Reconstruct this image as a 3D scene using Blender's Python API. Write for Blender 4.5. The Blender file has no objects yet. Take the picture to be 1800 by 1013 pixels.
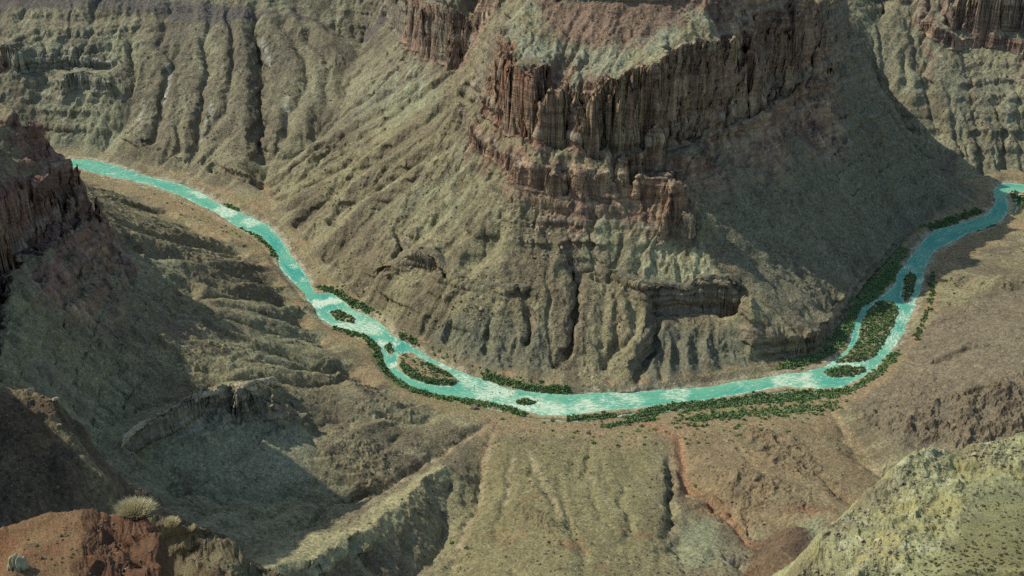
import bpy, math, os, random, time
import numpy as np
T0 = time.time()
LOW = False
rng = np.random.default_rng(7); random.seed(7)
scene = bpy.context.scene
COL = scene.collection

# ------------------------------------------------------------------ camera
CAMZ = 1000.0; PITCH = math.radians(28.0); F = 2500.0
cam = bpy.data.cameras.new('camera'); cam.lens = 50.0; cam.sensor_width = 36.0
cam.clip_start = 1.0; cam.clip_end = 20000.0
camo = bpy.data.objects.new('camera', cam); COL.objects.link(camo)
camo.location = (0, 0, CAMZ); camo.rotation_euler = (math.radians(90) - PITCH, 0, 0)
scene.camera = camo
CP, SP = math.cos(PITCH), math.sin(PITCH)

def ray(px, py):
    u = (np.asarray(px, float) - 900.0) / F; v = (np.asarray(py, float) - 506.5) / F
    return u, CP - v * SP, -SP - v * CP
def Uz(px, py, z):                      # survey point at a known height
    dx, dy, dz = ray(px, py); t = (np.asarray(z, float) - CAMZ) / dz
    return np.array([dx * t, dy * t, CAMZ + dz * t]).T
def Uy(px, py, Y):                      # survey point at a known distance
    dx, dy, dz = ray(px, py); t = np.asarray(Y, float) / dy
    return np.array([dx * t, dy * t, CAMZ + dz * t]).T

# ------------------------------------------------------------------ noise
_tab = rng.random((256, 256)).astype(np.float32)
def vnoise(x, y, s, seed=0):
    x = np.asarray(x, np.float32) / s + seed * 17.31; y = np.asarray(y, np.float32) / s + seed * 41.77
    xi = np.floor(x); yi = np.floor(y); fx = x - xi; fy = y - yi
    fx = fx * fx * (3 - 2 * fx); fy = fy * fy * (3 - 2 * fy)
    xi = xi.astype(np.int32) & 255; yi = yi.astype(np.int32) & 255
    x1 = (xi + 1) & 255; y1 = (yi + 1) & 255
    a = _tab[xi, yi]; b = _tab[x1, yi]; c = _tab[xi, y1]; d = _tab[x1, y1]
    a = a + (b - a) * fx; c = c + (d - c) * fx
    return (a + (c - a) * fy) * 2 - 1
def fbm(x, y, s, o=4, seed=0, g=0.5, ridged=False):
    r = 0; a = 1.0; n = 0
    for k in range(o):
        ang = 0.5 + k * 1.1; ca, sa = math.cos(ang), math.sin(ang)
        v = vnoise(ca * x - sa * y, sa * x + ca * y, s, seed + k * 3)
        if ridged: v = 1 - 2 * np.abs(v)
        r = r + v * a; n += a; a *= g; s *= 0.5
    return r / n
def sstep(a, b, x):
    t = np.clip((x - a) / (b - a), 0, 1); return t * t * (3 - 2 * t)

# ------------------------------------------------------------------ plan grids and the curve solver
class Grid:
    def __init__(s, x0, x1, y0, y1, d):
        s.x0, s.y0, s.d = x0, y0, d
        s.nx = int((x1 - x0) / d) + 1; s.ny = int((y1 - y0) / d) + 1
        s.X, s.Y = np.meshgrid(x0 + np.arange(s.nx) * d, y0 + np.arange(s.ny) * d)
        s.csum = np.zeros((s.ny, s.nx)); s.cn = np.zeros((s.ny, s.nx))
    def line(s, P, w=1.0):
        P = np.asarray(P, float)
        for a, b in zip(P[:-1], P[1:]):
            n = max(2, int(np.hypot(*(b - a)[:2]) / s.d * 2.5) + 1)
            t = np.linspace(0, 1, n)[:, None]; q = a + (b - a) * t
            i = np.rint((q[:, 0] - s.x0) / s.d).astype(int); j = np.rint((q[:, 1] - s.y0) / s.d).astype(int)
            ok = (i >= 0) & (i < s.nx) & (j >= 0) & (j < s.ny)
            np.add.at(s.csum, (j[ok], i[ok]), q[ok, 2] * w); np.add.at(s.cn, (j[ok], i[ok]), w)
    def area(s, mask, z):
        s.csum[mask] = z; s.cn[mask] = 1
    def solve(s, iters=160):
        lv = [(s.csum, s.cn)]
        while min(lv[-1][0].shape) > 24:
            a, n = lv[-1]; h, w = a.shape; h2, w2 = (h + 1) // 2, (w + 1) // 2
            A = np.zeros((h2 * 2, w2 * 2)); N = np.zeros_like(A); A[:h, :w] = a; N[:h, :w] = n
            lv.append((A.reshape(h2, 2, w2, 2).sum((1, 3)), N.reshape(h2, 2, w2, 2).sum((1, 3))))
        z = None
        for a, n in reversed(lv):
            m = n > 0; c = np.where(m, a / np.maximum(n, 1e-9), 0)
            if z is None: z = np.full(a.shape, c[m].mean())
            else: z = np.repeat(np.repeat(z, 2, 0), 2, 1)[:a.shape[0], :a.shape[1]]
            z[m] = c[m]
            for _ in range(iters):
                p = np.pad(z, 1, mode='edge')
                z = 0.25 * (p[:-2, 1:-1] + p[2:, 1:-1] + p[1:-1, :-2] + p[1:-1, 2:])
                z[m] = c[m]
        s.z = z.astype(np.float32); return s.z
    def sample(s, x, y, f=None):
        f = s.z if f is None else f
        u = np.clip((x - s.x0) / s.d, 0, s.nx - 1.001); v = np.clip((y - s.y0) / s.d, 0, s.ny - 1.001)
        i = u.astype(np.int32); j = v.astype(np.int32); fu = (u - i).astype(np.float32); fv = (v - j).astype(np.float32)
        a = f[j, i]; b = f[j, i + 1]; c = f[j + 1, i]; d = f[j + 1, i + 1]
        a = a + (b - a) * fu; c = c + (d - c) * fu
        return a + (c - a) * fv
    def hit(s, px, py, f=None):
        px = np.atleast_1d(np.asarray(px, float)); py = np.atleast_1d(np.asarray(py, float))
        dx, dy, dz = ray(px, py); Y = np.arange(s.y0, s.y0 + s.ny * s.d, s.d * 0.7)
        t = Y[None] / dy[:, None]; X = dx[:, None] * t; Z = CAMZ + dz[:, None] * t
        g = s.sample(X, np.broadcast_to(Y[None], X.shape), f)
        k = np.argmax(g >= Z, axis=1); r = np.arange(len(px))
        return np.array([X[r, k], Y[k], g[r, k]]).T
def inpoly(X, Y, P):
    P = np.asarray(P); ins = np.zeros(X.shape, bool)
    x0, x1, y0, y1 = P[:, 0].min(), P[:, 0].max(), P[:, 1].min(), P[:, 1].max()
    sel = (X >= x0) & (X <= x1) & (Y >= y0) & (Y <= y1); x = X[sel]; y = Y[sel]; r = np.zeros(x.shape, bool)
    for a, b in zip(P, np.roll(P, -1, 0)):
        if a[1] == b[1]: continue
        c = ((a[1] > y) != (b[1] > y)) & (x < (b[0] - a[0]) * (y - a[1]) / (b[1] - a[1]) + a[0]); r ^= c
    ins[sel] = r; return ins
def dist_line(X, Y, P, R):
    """distance to polyline within R (inf outside) and parameter along it 0..1"""
    P = np.asarray(P)[:, :2]; D = np.full(X.shape, 1e9, np.float32); S = np.zeros(X.shape, np.float32)
    L = np.r_[0, np.cumsum(np.hypot(*np.diff(P, axis=0).T))]
    for k in range(len(P) - 1):
        a, b = P[k], P[k + 1]; lo = np.minimum(a, b) - R; hi = np.maximum(a, b) + R
        sel = (X > lo[0]) & (X < hi[0]) & (Y > lo[1]) & (Y < hi[1])
        x = X[sel] - a[0]; y = Y[sel] - a[1]; e = b - a; l2 = max(e @ e, 1e-6)
        t = np.clip((x * e[0] + y * e[1]) / l2, 0, 1); d = np.hypot(x - t * e[0], y - t * e[1])
        old = D[sel]; m = d < old; old[m] = d[m]; D[sel] = old
        so = S[sel]; so[m] = ((L[k] + t * (L[k + 1] - L[k])) / L[-1])[m]; S[sel] = so
    return D, S
def wline(pts): return np.array([Uz(*p) for p in pts])

# ------------------------------------------------------------------ the river in plan
NB = [(60,276),(118,279),(160,281),(205,291),(270,313),(320,325),(365,345),(390,362),(440,380),(470,395),(490,415),(510,445),(530,470),(543,492),(556,515),(585,515),(620,543),(660,560),(690,590),(720,605),(760,630),(800,650),(850,668),(900,685),(960,692),(1000,694),(1050,690),(1100,690),(1180,684),(1240,680),(1300,670),(1360,660),(1410,655),(1450,643),(1480,622),(1495,600),(1500,570),(1515,540),(1545,525),(1572,502),(1577,480),(1592,460),(1620,425),(1642,405),(1700,390),(1738,375),(1750,355),(1747,332),(1765,322),(1800,325),(1900,335)]
SB = [(60,284),(118,291),(150,300),(200,312),(265,325),(330,350),(380,375),(420,400),(460,418),(485,445),(490,465),(510,490),(535,520),(555,545),(565,560),(590,575),(640,590),(668,610),(675,640),(690,660),(720,680),(770,695),(840,705),(900,717),(950,728),(1000,731),(1060,723),(1150,714),(1230,705),(1300,693),(1380,679),(1440,684),(1480,681),(1530,655),(1565,620),(1590,580),(1605,540),(1622,505),(1627,470),(1645,440),(1700,412),(1740,400),(1765,385),(1773,365),(1768,345),(1780,335),(1800,337),(1900,348)]
ISL = [[(578,548),(600,546),(627,562),(620,568),(590,562)],
       [(700,622),(722,620),(750,635),(790,655),(808,670),(790,679),(755,676),(722,664),(700,648)],
       [(676,610),(684,603),(692,616),(688,626)],
       [(904,706),(922,701),(945,706),(940,711),(915,712)],
       [(1530,540),(1545,529),(1568,532),(1580,540),(1574,565),(1562,590),(1548,612),(1535,628),(1515,636),(1490,637),(1470,637),(1492,622),(1508,600),(1514,570)],
       [(1590,490),(1600,478),(1611,488),(1606,510),(1594,533),(1585,522)],
       [(1448,655),(1470,646),(1490,643),(1500,648),(1520,644),(1522,652),(1498,662),(1462,663)]]
RIVER = np.array([Uz(px, py, 0)[:2] for px, py in NB + SB[::-1]])
ISLW = [np.array([Uz(px, py, 0.5)[:2] for px, py in p]) for p in ISL]

# ------------------------------------------------------------------ the canyon: survey lines
G = Grid(-1500, 1500, 960, 3300, 3.0)
def L(*pts): G.line(wline(pts))
def cliff(*pts):
    """each: base px,py,z  -> top px,py, set back"""
    B = [Uz(p[0], p[1], p[2]) for p in pts]; Tp = [Uy(p[3], p[4], b[1] + p[5]) for p, b in zip(pts, B)]
    G.line(B); G.line(Tp); return np.array(B), np.array(Tp)
# foot of the far slopes
L((60,262,6),(120,262,6),(200,274,7),(300,302,7),(380,338,7),(440,362,7),(500,400,7),(540,440,7),(565,475,7),(600,508,7),(650,540,7),(700,580,7),(780,622,7),(850,652,7),(920,671,7),(1000,678,8),(1100,679,8),(1200,666,8),(1290,650,8),(1350,640,7),(1400,628,6),(1430,620,5),(1475,580,5),(1520,511,5),(1580,440,5),(1650,388,5),(1700,372,5),(1735,345,5),(1745,318,6))
# far wall left
cliff((100,158,88,110,130,6),(150,148,92,150,122,6),(195,160,88,192,138,6))
cliff((0,118,118,0,72,8),(70,112,119,75,82,8),(150,104,121,155,78,8),(200,120,112,200,100,6))
L((-60,20,185),(60,12,196),(150,8,198),(250,8,196),(330,30,180),(400,36,176),(460,22,182),(520,8,186),(580,32,166),(625,55,146))
cliff((205,220,40,200,202,5),(262,255,30,255,238,4),(360,288,24,350,268,5),(430,318,17,430,302,4),(468,322,16,460,308,4))
G.line([(-1500,2800,262),(-900,2800,258),(-420,2800,250)]); G.line([(-1500,2980,400),(-900,2980,390),(-400,2960,380)])
# the side gully left of the butte
L((642,45,150),(625,110,122),(600,185,88),(560,235,62),(520,258,50),(475,272,38),(468,300,22),(472,340,11),(478,375,6))
# second cliff above the side gully
cliff((682,23,185,692,-60,8),(705,48,188,715,-45,8),(727,70,190,738,-25,8),(748,90,192,756,0,8),(781,111,196,788,5,10),(815,118,200,826,22,18),(850,85,205,862,15,14),(890,60,208,900,0,14))
G.line([(-150,2520,360),(-60,2520,370),(60,2480,390)])
# saddle between the two
L((815,150,214),(835,152,230))
# main butte cliff
B0, T0_ = [], []
for pxb, pyb, zb, pxt, pyt, st_ in [(838,158,235,874,40,26),(852,178,234,885,40,18),(872,195,233,902,66,14)]:
    q_ = Uz(pxb, pyb, zb); B0.append(q_); T0_.append(Uy(pxt, pyt, q_[1] + st_))
def at_(px, Y, z): return np.array([(px - 900) / F * (Y * CP + (CAMZ - z) * SP), Y, z])
for px, Yb, zb, zt, st_ in [(900,1974,232,327,12),(918,1955,231,328,10),(934,1934,230,328,8),(944,1918,228,326,7),(952,1916,228,326,6),(958,1940,229,328,8),(970,1949,230,330,8),(977,1926,228,326,6),(984,1898,226,322,6),(1000,1892,225,312,7),(1007,1897,225,312,6),(1012,1918,226,318,8),(1022,1920,226,318,7),(1028,1896,224,312,6),(1036,1882,222,310,6),(1046,1882,222,313,6),(1055,1904,224,322,8),(1072,1909,224,330,8),(1084,1889,224,330,7),(1100,1878,223,331,8),(1118,1881,223,338,9),(1130,1901,224,342,10),(1145,1899,223,346,12),(1160,1886,222,344,14)]:
    B0.append(at_(px, Yb, zb)); T0_.append(at_(px - 2, Yb + st_, zt))
for pxb, pyb, zb, pxt, pyt, st_ in [(1190,248,224,1185,84,20),(1208,240,228,1200,74,34),(1222,236,226,1215,68,20),(1255,224,228,1252,60,18),(1266,222,234,1262,58,40),(1287,208,230,1284,52,24),(1325,186,232,1320,44,16),(1338,182,240,1330,42,44),(1361,163,236,1346,34,28),(1400,144,238,1392,16,18),(1412,144,246,1402,14,40),(1435,126,241,1420,0,22),(1485,98,245,1474,-20,22),(1500,70,250,1490,-30,20)]:
    q_ = Uz(pxb, pyb, zb); B0.append(q_); T0_.append(Uy(pxt, pyt, q_[1] + st_))
G.line(B0); G.line(T0_)
L((895,-2,345),(1000,0,386),(1100,0,395),(1250,-8,402),(1400,-60,400))
L((950,-60,425),(1050,-80,455),(1150,-80,458),(1280,-80,450))
G.line([(-20,2330,385),(150,2420,400),(400,2430,380),(560,2350,330)])
# lower band under the main cliff
cliff((806,196,203,812,166,5),(830,226,200,836,200,5),(868,264,194,872,240,6),(905,296,188,908,272,6),(938,320,184,945,280,7),(995,323,184,1000,284,7),(1030,326,183,1030,288,7),(1069,328,182,1074,288,7))
cliff((1205,306,196,1200,270,8),(1245,290,196,1240,262,7),(1290,246,208,1285,222,7),(1370,196,217,1365,172,7),(1440,150,224,1435,128,6),(1488,116,230,1484,98,6))
# the overhung ledge of the front slope
cliff((647,487,33,664,470,5),(694,474,57,700,455,6),(740,466,72,737,436,7),(772,475,72,768,448,6),(790,492,70,783,467,6),(815,508,67,808,487,6),(838,520,64,862,500,8),(885,524,66,890,503,6))
L((935,500,85),(985,478,92),(1040,464,96))
cliff((1045,478,90,1042,463,5),(1080,488,86,1073,473,5),(1137,515,80,1137,496,5))
cliff((1150,549,46,1146,500,6),(1180,546,47,1170,498,6),(1215,543,48,1205,503,6),(1245,540,49,1235,486,8),(1285,545,46,1285,486,8),(1302,552,43,1300,504,8))
L((1314,511,84),(1320,540,70),(1344,565,56),(1380,574,50),(1415,577,48),(1441,568,46),(1458,538,45),(1485,511,44),(1512,467,42),(1542,437,38),(1576,397,36),(1603,380,30),(1660,358,14))
L((1150,612,26),(1200,600,30),(1260,600,30),(1300,610,26))
# gully behind the butte, right wall
L((1735,335,6),(1690,300,22),(1640,262,40),(1608,228,60),(1575,185,90),(1555,150,112),(1540,100,148),(1530,50,188),(1555,0,218))
cliff((1632,36,196,1634,14,6),(1655,62,178,1657,40,6),(1676,80,165,1680,58,6),(1723,72,168,1724,54,6),(1760,80,166,1762,60,6),(1810,90,163,1810,66,6))
cliff((1672,42,194,1690,-8,8),(1705,40,196,1710,-12,8),(1750,45,196,1755,-20,8),(1820,52,194,1820,-20,8))
G.line([(600,2720,330),(800,2740,340),(1500,2700,340)]); G.line([(500,2900,380),(1500,2900,380)])
L((1760,300,8),(1800,305,8),(1900,312,8))
G.line([(380,2640,215),(470,2640,230)])
G.line([(100,2700,260),(300,2720,250)])
# left promontory
cliff((174,394,200,170,350,4),(148,412,206,146,366,5),(110,450,215,110,404,6),(60,470,225,62,420,8),(20,520,235,20,470,8),(8,600,236,4,540,10),(-10,690,232,-10,620,10))
cliff((140,345,242,120,268,8),(118,362,246,96,285,10),(80,392,250,60,300,10),(40,420,254,20,320,12),(0,462,258,-20,350,14),(-20,540,258,-50,420,16))
L((78,222,334),(45,184,362),(0,173,368),(-40,172,372))
G.line([(-720,1650,372),(-705,1570,410),(-665,1500,405),(-622,1435,545),(-610,1200,560),(-640,1000,540)]); G.line([(-1100,1800,440),(-1100,1000,560)]); G.line([(-1500,2000,430),(-1500,1000,460)])  # mesa rim out of view, raised to throw shadow over the lower left
G.line([(-700,1760,330),(-780,1900,250),(-1000,2050,200),(-1400,2150,150)])
L((110,300,8),(60,300,8),(-100,290,8),(-400,290,8))
# near bank below the promontory
L((118,300,5),(150,318,6),(250,340,7),(350,388,8),(430,428,8),(478,466,8),(505,505,9),(535,545,9),(560,572,7),(600,600,6),(640,615,6),(660,650,6),(690,680,6),(740,706,6),(800,722,6),(880,738,6))
L((430,540,72),(480,528,52),(545,530,16))
L((170,405,194),(260,430,120),(330,470,98)); L((200,375,150),(300,370,45))
L((335,490,88),(345,520,84))
# lower ground left: knolls, wall ridge, valley
L((600,655,44),(640,690,46),(690,705,34),(740,735,20)); L((560,640,40),(600,640,32))
L((700,770,26),(760,760,22),(840,745,12))
cliff((488,720,88,486,675,4),(440,735,88,440,686,4),(395,735,98,400,694,5),(350,752,104,340,708,6),(300,772,108,292,738,8),(230,800,118,225,770,10))
L((225,770,140),(150,800,165),(60,880,200))
L((330,688,96),(420,655,90),(500,640,72),(545,660,52)); L((330,688,96),(250,710,112),(170,750,150))
L((550,716,78),(510,730,80)); L((555,750,52),(600,740,42))
L((885,735,5),(850,758,9),(790,785,16),(740,815,24),(680,856,36),(600,868,48),(500,872,58),(400,868,70),(300,850,88))
# lit crest that comes toward the camera
L((785,812,44),(750,842,62),(700,885,84),(640,932,113),(590,960,130),(500,985,150),(440,1000,160),(380,1030,175))
L((795,850,34),(790,905,44),(775,950,56),(740,985,70),(700,1040,88))
L((640,985,94),(680,1000,88)); L((560,1020,110),(640,1040,100))
# open ground at the lower middle and right
L((900,752,8),(960,768,8),(1060,790,10),(1150,770,8),(1300,745,7),(1440,720,6),(1520,690,6),(1570,640,6),(1610,590,6),(1625,540,6),(1650,480,7),(1700,440,7),(1790,400,7))
L((855,780,12),(845,840,26),(838,880,38),(815,930,54),(800,975,66),(810,1040,90))
L((930,830,36),(980,900,66),(1010,980,98),(1010,1060,130))
L((1100,850,36),(1130,920,66),(1140,1010,105))
L((1155,790,12),(1190,790,10),(1205,840,20),(1215,870,26),(1270,895,36),(1320,930,50),(1335,975,60),(1300,985,58))
L((1175,810,26),(1170,860,40),(1185,920,52),(1200,960,62))
L((1260,810,26),(1340,850,50),(1430,880,66),(1500,930,90))
L((1330,790,24),(1400,830,44),(1470,870,66)); L((1428,817,36),(1470,850,48),(1509,881,60))
L((1455,725,6),(1480,742,9),(1520,785,18),(1558,828,28),(1640,880,40))
L((1520,730,18),(1600,690,34),(1700,670,54),(1800,640,62)); L((1640,560,22),(1720,520,30),(1820,480,36)); L((1680,610,40),(1800,570,56))
L((1540,765,26),(1590,775,31),(1650,780,36),(1700,790,40),(1750,785,46),(1820,785,50)); L((1570,722,34),(1640,708,46),(1700,700,54),(1750,688,60),(1820,676,66))
G.line([(-700,965,190),(-350,965,180),(-150,965,150),(0,965,150),(400,965,140),(900,965,140)])
G.line([(1500,1200,160),(1000,1400,110),(1100,1800,70),(1400,2000,60)])

isl_mask = np.zeros(G.X.shape, bool)
for p in ISLW: isl_mask |= inpoly(G.X, G.Y, p)
riv_mask = inpoly(G.X, G.Y, RIVER) & ~isl_mask
G.area(riv_mask, -3.0); G.area(isl_mask, 1.8)
G.solve(300)
print('macro', time.time() - T0)
# ------------------------------------------------------------------ erosion: rills and gullies that follow the fall of the land
def blur(f, n=1):
    for _ in range(n):
        p = np.pad(f, 1, mode='edge')
        f = 0.25 * p[1:-1, 1:-1] + 0.125 * (p[:-2, 1:-1] + p[2:, 1:-1] + p[1:-1, :-2] + p[1:-1, 2:]) + 0.0625 * (p[:-2, :-2] + p[2:, 2:] + p[:-2, 2:] + p[2:, :-2])
    return f
def receivers(z):
    h, w = z.shape; p = np.pad(z, 1, mode='edge'); best = np.zeros(z.shape, np.float32); rec = np.arange(h * w).reshape(h, w).copy()
    base = rec.copy()
    for dj in (-1, 0, 1):
        for di in (-1, 0, 1):
            if di == 0 and dj == 0: continue
            d = (z - p[1 + dj:h + 1 + dj, 1 + di:w + 1 + di]) / math.hypot(di, dj)
            if dj == -1: d[0] = 0
            if dj == 1: d[-1] = 0
            if di == -1: d[:, 0] = 0
            if di == 1: d[:, -1] = 0
            m = d > best; best[m] = d[m]; rec[m] = (base + dj * w + di)[m]
    return rec.ravel(), best
def accumulate(rec, steps):
    n = len(rec); A = np.ones(n, np.float32); idx = rec.copy()
    for _ in range(steps):
        A += np.bincount(idx, minlength=n)
        idx = rec[idx]
    return A
def erode(g, z, its=5, k=0.5, steps=140, cap=10.0, power=0.42, hard=None):
    E = np.zeros_like(z); A = None
    for it in range(its):
        zz = z - E + fbm(g.X, g.Y, 14 + 6 * it, 3, seed=30 + it) * (1.4 if it < 3 else 0.5)
        rec, sl = receivers(zz); A = accumulate(rec, steps).reshape(z.shape)
        s = np.clip(blur(sl) / g.d, 0.02, 1.0)
        dE = k * np.clip(A - 3, 0, 3000) ** power * s
        if hard is not None: dE *= hard
        E = np.minimum(blur(E + dE, 1), cap)
    return E, A, rec
# ------------------------------------------------------------------ single features: pinnacles, hand-placed gullies and ribs
def tower(z, pts, ztop, edge=5.0, rough=4.0, slope=0.0):
    """a steep block: outline in plan, flat-ish broken top"""
    P = np.asarray(pts)[:, :2]; c = P.mean(0); R = np.abs(P - c).max() + 25
    sel = (np.abs(G.X - c[0]) < R) & (np.abs(G.Y - c[1]) < R)
    x = G.X[sel] + fbm(G.X[sel], G.Y[sel], 11, 2, 71) * rough; y = G.Y[sel] + fbm(G.X[sel], G.Y[sel], 11, 2, 72) * rough
    ins = inpoly(x, y, P); d, _ = dist_line(x, y, np.vstack([P, P[:1]]), 30); d = np.where(ins, d, -d)
    t = sstep(-edge, edge, d); zz = z[sel]
    top = ztop + fbm(G.X[sel], G.Y[sel], 9, 2, 73) * 5
    z[sel] = np.where(top > zz, zz + (top - zz) * t, zz)
def carve(z, pix, depth, width, taper=True, f=None):
    P = G.hit([p[0] for p in pix], [p[1] for p in pix], f)
    d, s = dist_line(G.X + fbm(G.X, G.Y, 40, 2, 81) * width * 0.5, G.Y + fbm(G.X, G.Y, 40, 2, 82) * width * 0.5, P, width * 1.6)
    prof = np.clip(1 - d / width, 0, 1) ** 1.3
    if taper: prof = prof * (0.35 + 0.65 * sstep(0, 0.3, s)) * (1 - 0.5 * sstep(0.85, 1, s))
    z -= prof * depth * sstep(3, 14, z)
# ------------------------------------------------------------------ meshes
def grid_mesh(name, P, cols=None, mask=None, attrs=None):
    nv, nu = P.shape[:2]
    idx = np.arange(nv * nu, dtype=np.int32).reshape(nv, nu)
    q = np.stack([idx[:-1, :-1], idx[:-1, 1:], idx[1:, 1:], idx[1:, :-1]], -1).reshape(-1, 4)
    if mask is not None: q = q[mask.reshape(-1)]
    me = bpy.data.meshes.new(name)
    V = P.reshape(-1, 3).astype(np.float32)
    if mask is not None:
        used, inv = np.unique(q, return_inverse=True); V = V[used]; q = inv.reshape(-1, 4).astype(np.int32)
    else: used = None
    me.vertices.add(len(V)); me.vertices.foreach_set('co', V.ravel())
    me.loops.add(q.size); me.loops.foreach_set('vertex_index', q.ravel())
    me.polygons.add(len(q)); me.polygons.foreach_set('loop_start', np.arange(0, q.size, 4, dtype=np.int32))
    me.update(calc_edges=True)
    me.polygons.foreach_set('use_smooth', np.ones(len(q), bool))
    if cols is not None:
        c = cols.reshape(-1, cols.shape[-1]).astype(np.float32)
        if used is not None: c = c[used]
        if c.shape[1] == 3: c = np.concatenate([c, np.ones((len(c), 1), np.float32)], 1)
        a = me.color_attributes.new('tint', 'FLOAT_COLOR', 'POINT'); a.data.foreach_set('color', c.ravel())
    return me
def add(name, me, mat=None, kind=None, parent=None):
    o = bpy.data.objects.new(name, me); COL.objects.link(o)
    if mat: me.materials.append(mat)
    if kind: o['kind'] = kind
    if parent: o.parent = parent
    return o
def fan_points(hf, us, y0, y1, nv, step=1.5, wz=1.0):
    """plan positions on rays fanning out over the land, spaced evenly along each profile"""
    Y = np.arange(y0, y1, step); X = us[:, None] * Y[None]
    Z = hf(X, np.broadcast_to(Y[None], X.shape))
    R = np.sqrt(Y[None] ** 2 + (CAMZ - Z) ** 2)
    seg = np.hypot(step * 0.62, np.diff(Z, axis=1) * 0.9) / R[:, 1:]
    s = np.concatenate([np.zeros((len(us), 1)), np.cumsum(seg, 1)], 1)
    # keep neighbouring columns in step
    k = 28; pad = np.pad(s, ((k, k), (0, 0)), mode='edge'); s = sum(pad[i:i + len(us)] for i in range(2 * k + 1)) / (2 * k + 1)
    s /= s[:, -1:]
    t = np.linspace(0, 1, nv); out = np.empty((nv, len(us)), np.float32)
    for i in range(len(us)): out[:, i] = np.interp(t, s[i], Y)
    return us[None] * out, out
# ------------------------------------------------------------------ features on the macro land
Z = G.z.copy()
def box(pl, pr, yf, yb, zt):
    zc = zt
    out = []
    for px, y in ((pl, yf), (pr, yf), (pr, yb), (pl, yb)):
        out.append(((px - 900) / F * math.hypot(y, CAMZ - zc), y))
    return out
HZ = Z.copy()
GUL = [([(225,10),(240,120),(246,215)],12,26),([(285,60),(300,110),(288,180),(275,258)],15,28),([(350,30),(365,100),(352,200),(345,262)],15,26),
 ([(445,20),(460,120),(455,200),(465,268)],24,30),([(520,40),(545,130),(560,190)],12,26),([(400,10),(415,80),(405,140)],9,18),
 ([(130,180),(105,250)],8,14),([(165,190),(150,262)],9,14),([(200,160),(188,262)],9,16),([(320,190),(316,255)],6,14),([(500,130),(505,200),(488,262)],7,16),
 ([(1000,400),(1020,480),(1016,541),(1008,590),(986,628)],20,22),([(925,515),(932,560),(922,605)],15,18),([(700,385),(712,410),(696,440)],20,20),
 ([(585,370),(600,392)],10,14),([(1152,520),(1145,600),(1122,672)],18,20),([(1165,600),(1162,680)],10,12),([(1030,340),(1050,420),(1062,470)],7,12),([(1110,385),(1095,440),(1075,480)],6,10),
 ([(1150,380),(1135,440),(1120,490)],6,9),([(1190,440),(1200,490)],5,8),([(960,330),(940,400)],5,10),([(1085,500),(1092,580),(1060,650)],8,16),([(870,540),(850,620)],6,12),([(800,545),(790,600)],5,10),([(760,540),(740,590)],5,10),
 ([(680,854),(788,784),(885,732)],7,11),([(801,985),(841,874),(855,780),(880,740)],6,12),([(1325,955),(1290,905),(1210,848),(1192,772)],12,14),([(1170,940),(1182,880),(1178,800)],13,15),
 ([(1556,830),(1500,770),(1458,726)],9,15),([(1512,884),(1428,817)],10,12),([(1330,935),(1310,890)],6,8),([(700,722),(748,703)],5,8),([(600,870),(640,862),(684,850)],6,14),
 ([(1040,760),(1030,830)],4,8),([(1500,100),(1545,150),(1605,232),(1690,305)],10,22),([(1700,95),(1725,200),(1735,300)],6,14),([(1770,100),(1762,200),(1775,290)],8,16),([(1660,110),(1685,200),(1700,280)],4,12),([(1600,70),(1590,150)],7,16),
 ([(620,300),(560,350),(500,365)],6,16),([(760,250),(640,330),(540,380)],5,16),([(600,230),(530,300)],6,14),([(930,790),(960,850),(985,920)],2.5,10),([(985,860),(1010,920),(1030,990)],2.5,10),([(1060,800),(1075,870)],2.0,9),([(905,800),(890,870),(870,950)],2.5,10),([(1040,850),(1060,900),(1078,935)],2.0,8),([(1300,780),(1345,835)],2.5,10),([(1090,870),(1120,940)],2.0,9),([(945,800),(925,860),(905,900)],1.5,8),([(720,760),(660,800)],2.0,10),([(640,720),(600,760)],2.0,10),([(1650,560),(1620,600)],2.0,11),([(1720,560),(1660,640)],2.0,11),([(1760,620),(1700,680)],2.0,11),
 ([(1300,330),(1400,440),(1450,520)],2.5,20),([(1400,230),(1500,330),(1560,400)],2.5,22),([(1500,160),(1600,270),(1650,340)],2.5,22),([(1230,420),(1330,520),(1400,560)],2.5,16),
 ([(250,560),(390,650)],6,20),([(120,560),(280,665)],7,24),([(60,640),(200,730)],7,22)]
for k, (pix, dep, wid) in enumerate(GUL): carve(Z, pix, dep * ([.2, .38, .22, .6, .16, .3][k % 6] if k < 11 else .75), wid * ([.45, .6, .5, .7, .42, .55][k % 6] if k < 11 else .62), f=HZ)
# ribs: raised lines
for pix, dep, wid in [([(212,790),(250,762),(300,742),(345,714),(400,698),(440,690),(490,679)],14,20),([(870,330),(850,400),(800,470)],7,22),([(1000,340),(985,420),(960,490)],4,14),([(1090,500),(1115,600),(1110,660)],8,18),([(1140,500),(1125,600),(1118,665)],8,10),
                      ([(1180,590),(1175,660)],7,8),([(1215,590),(1212,655)],7,9),([(1250,590),(1252,650)],7,9),([(1320,520),(1330,600)],7,10),
                      ([(1385,1000),(1380,950),(1400,930)],13,30),([(1190,760),(1215,840)],-1,5),([(640,690),(600,640)],5,16),([(620,760),(690,740)],5,14),([(660,690),(740,725)],4,12),([(300,400),(420,415)],4,14),([(250,380),(340,395)],4,12),([(380,455),(470,470)],6,14),([(420,500),(530,500)],6,14),([(300,450),(400,480)],6,16)]:
    carve(Z, pix, -dep, wid, f=HZ)
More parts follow.
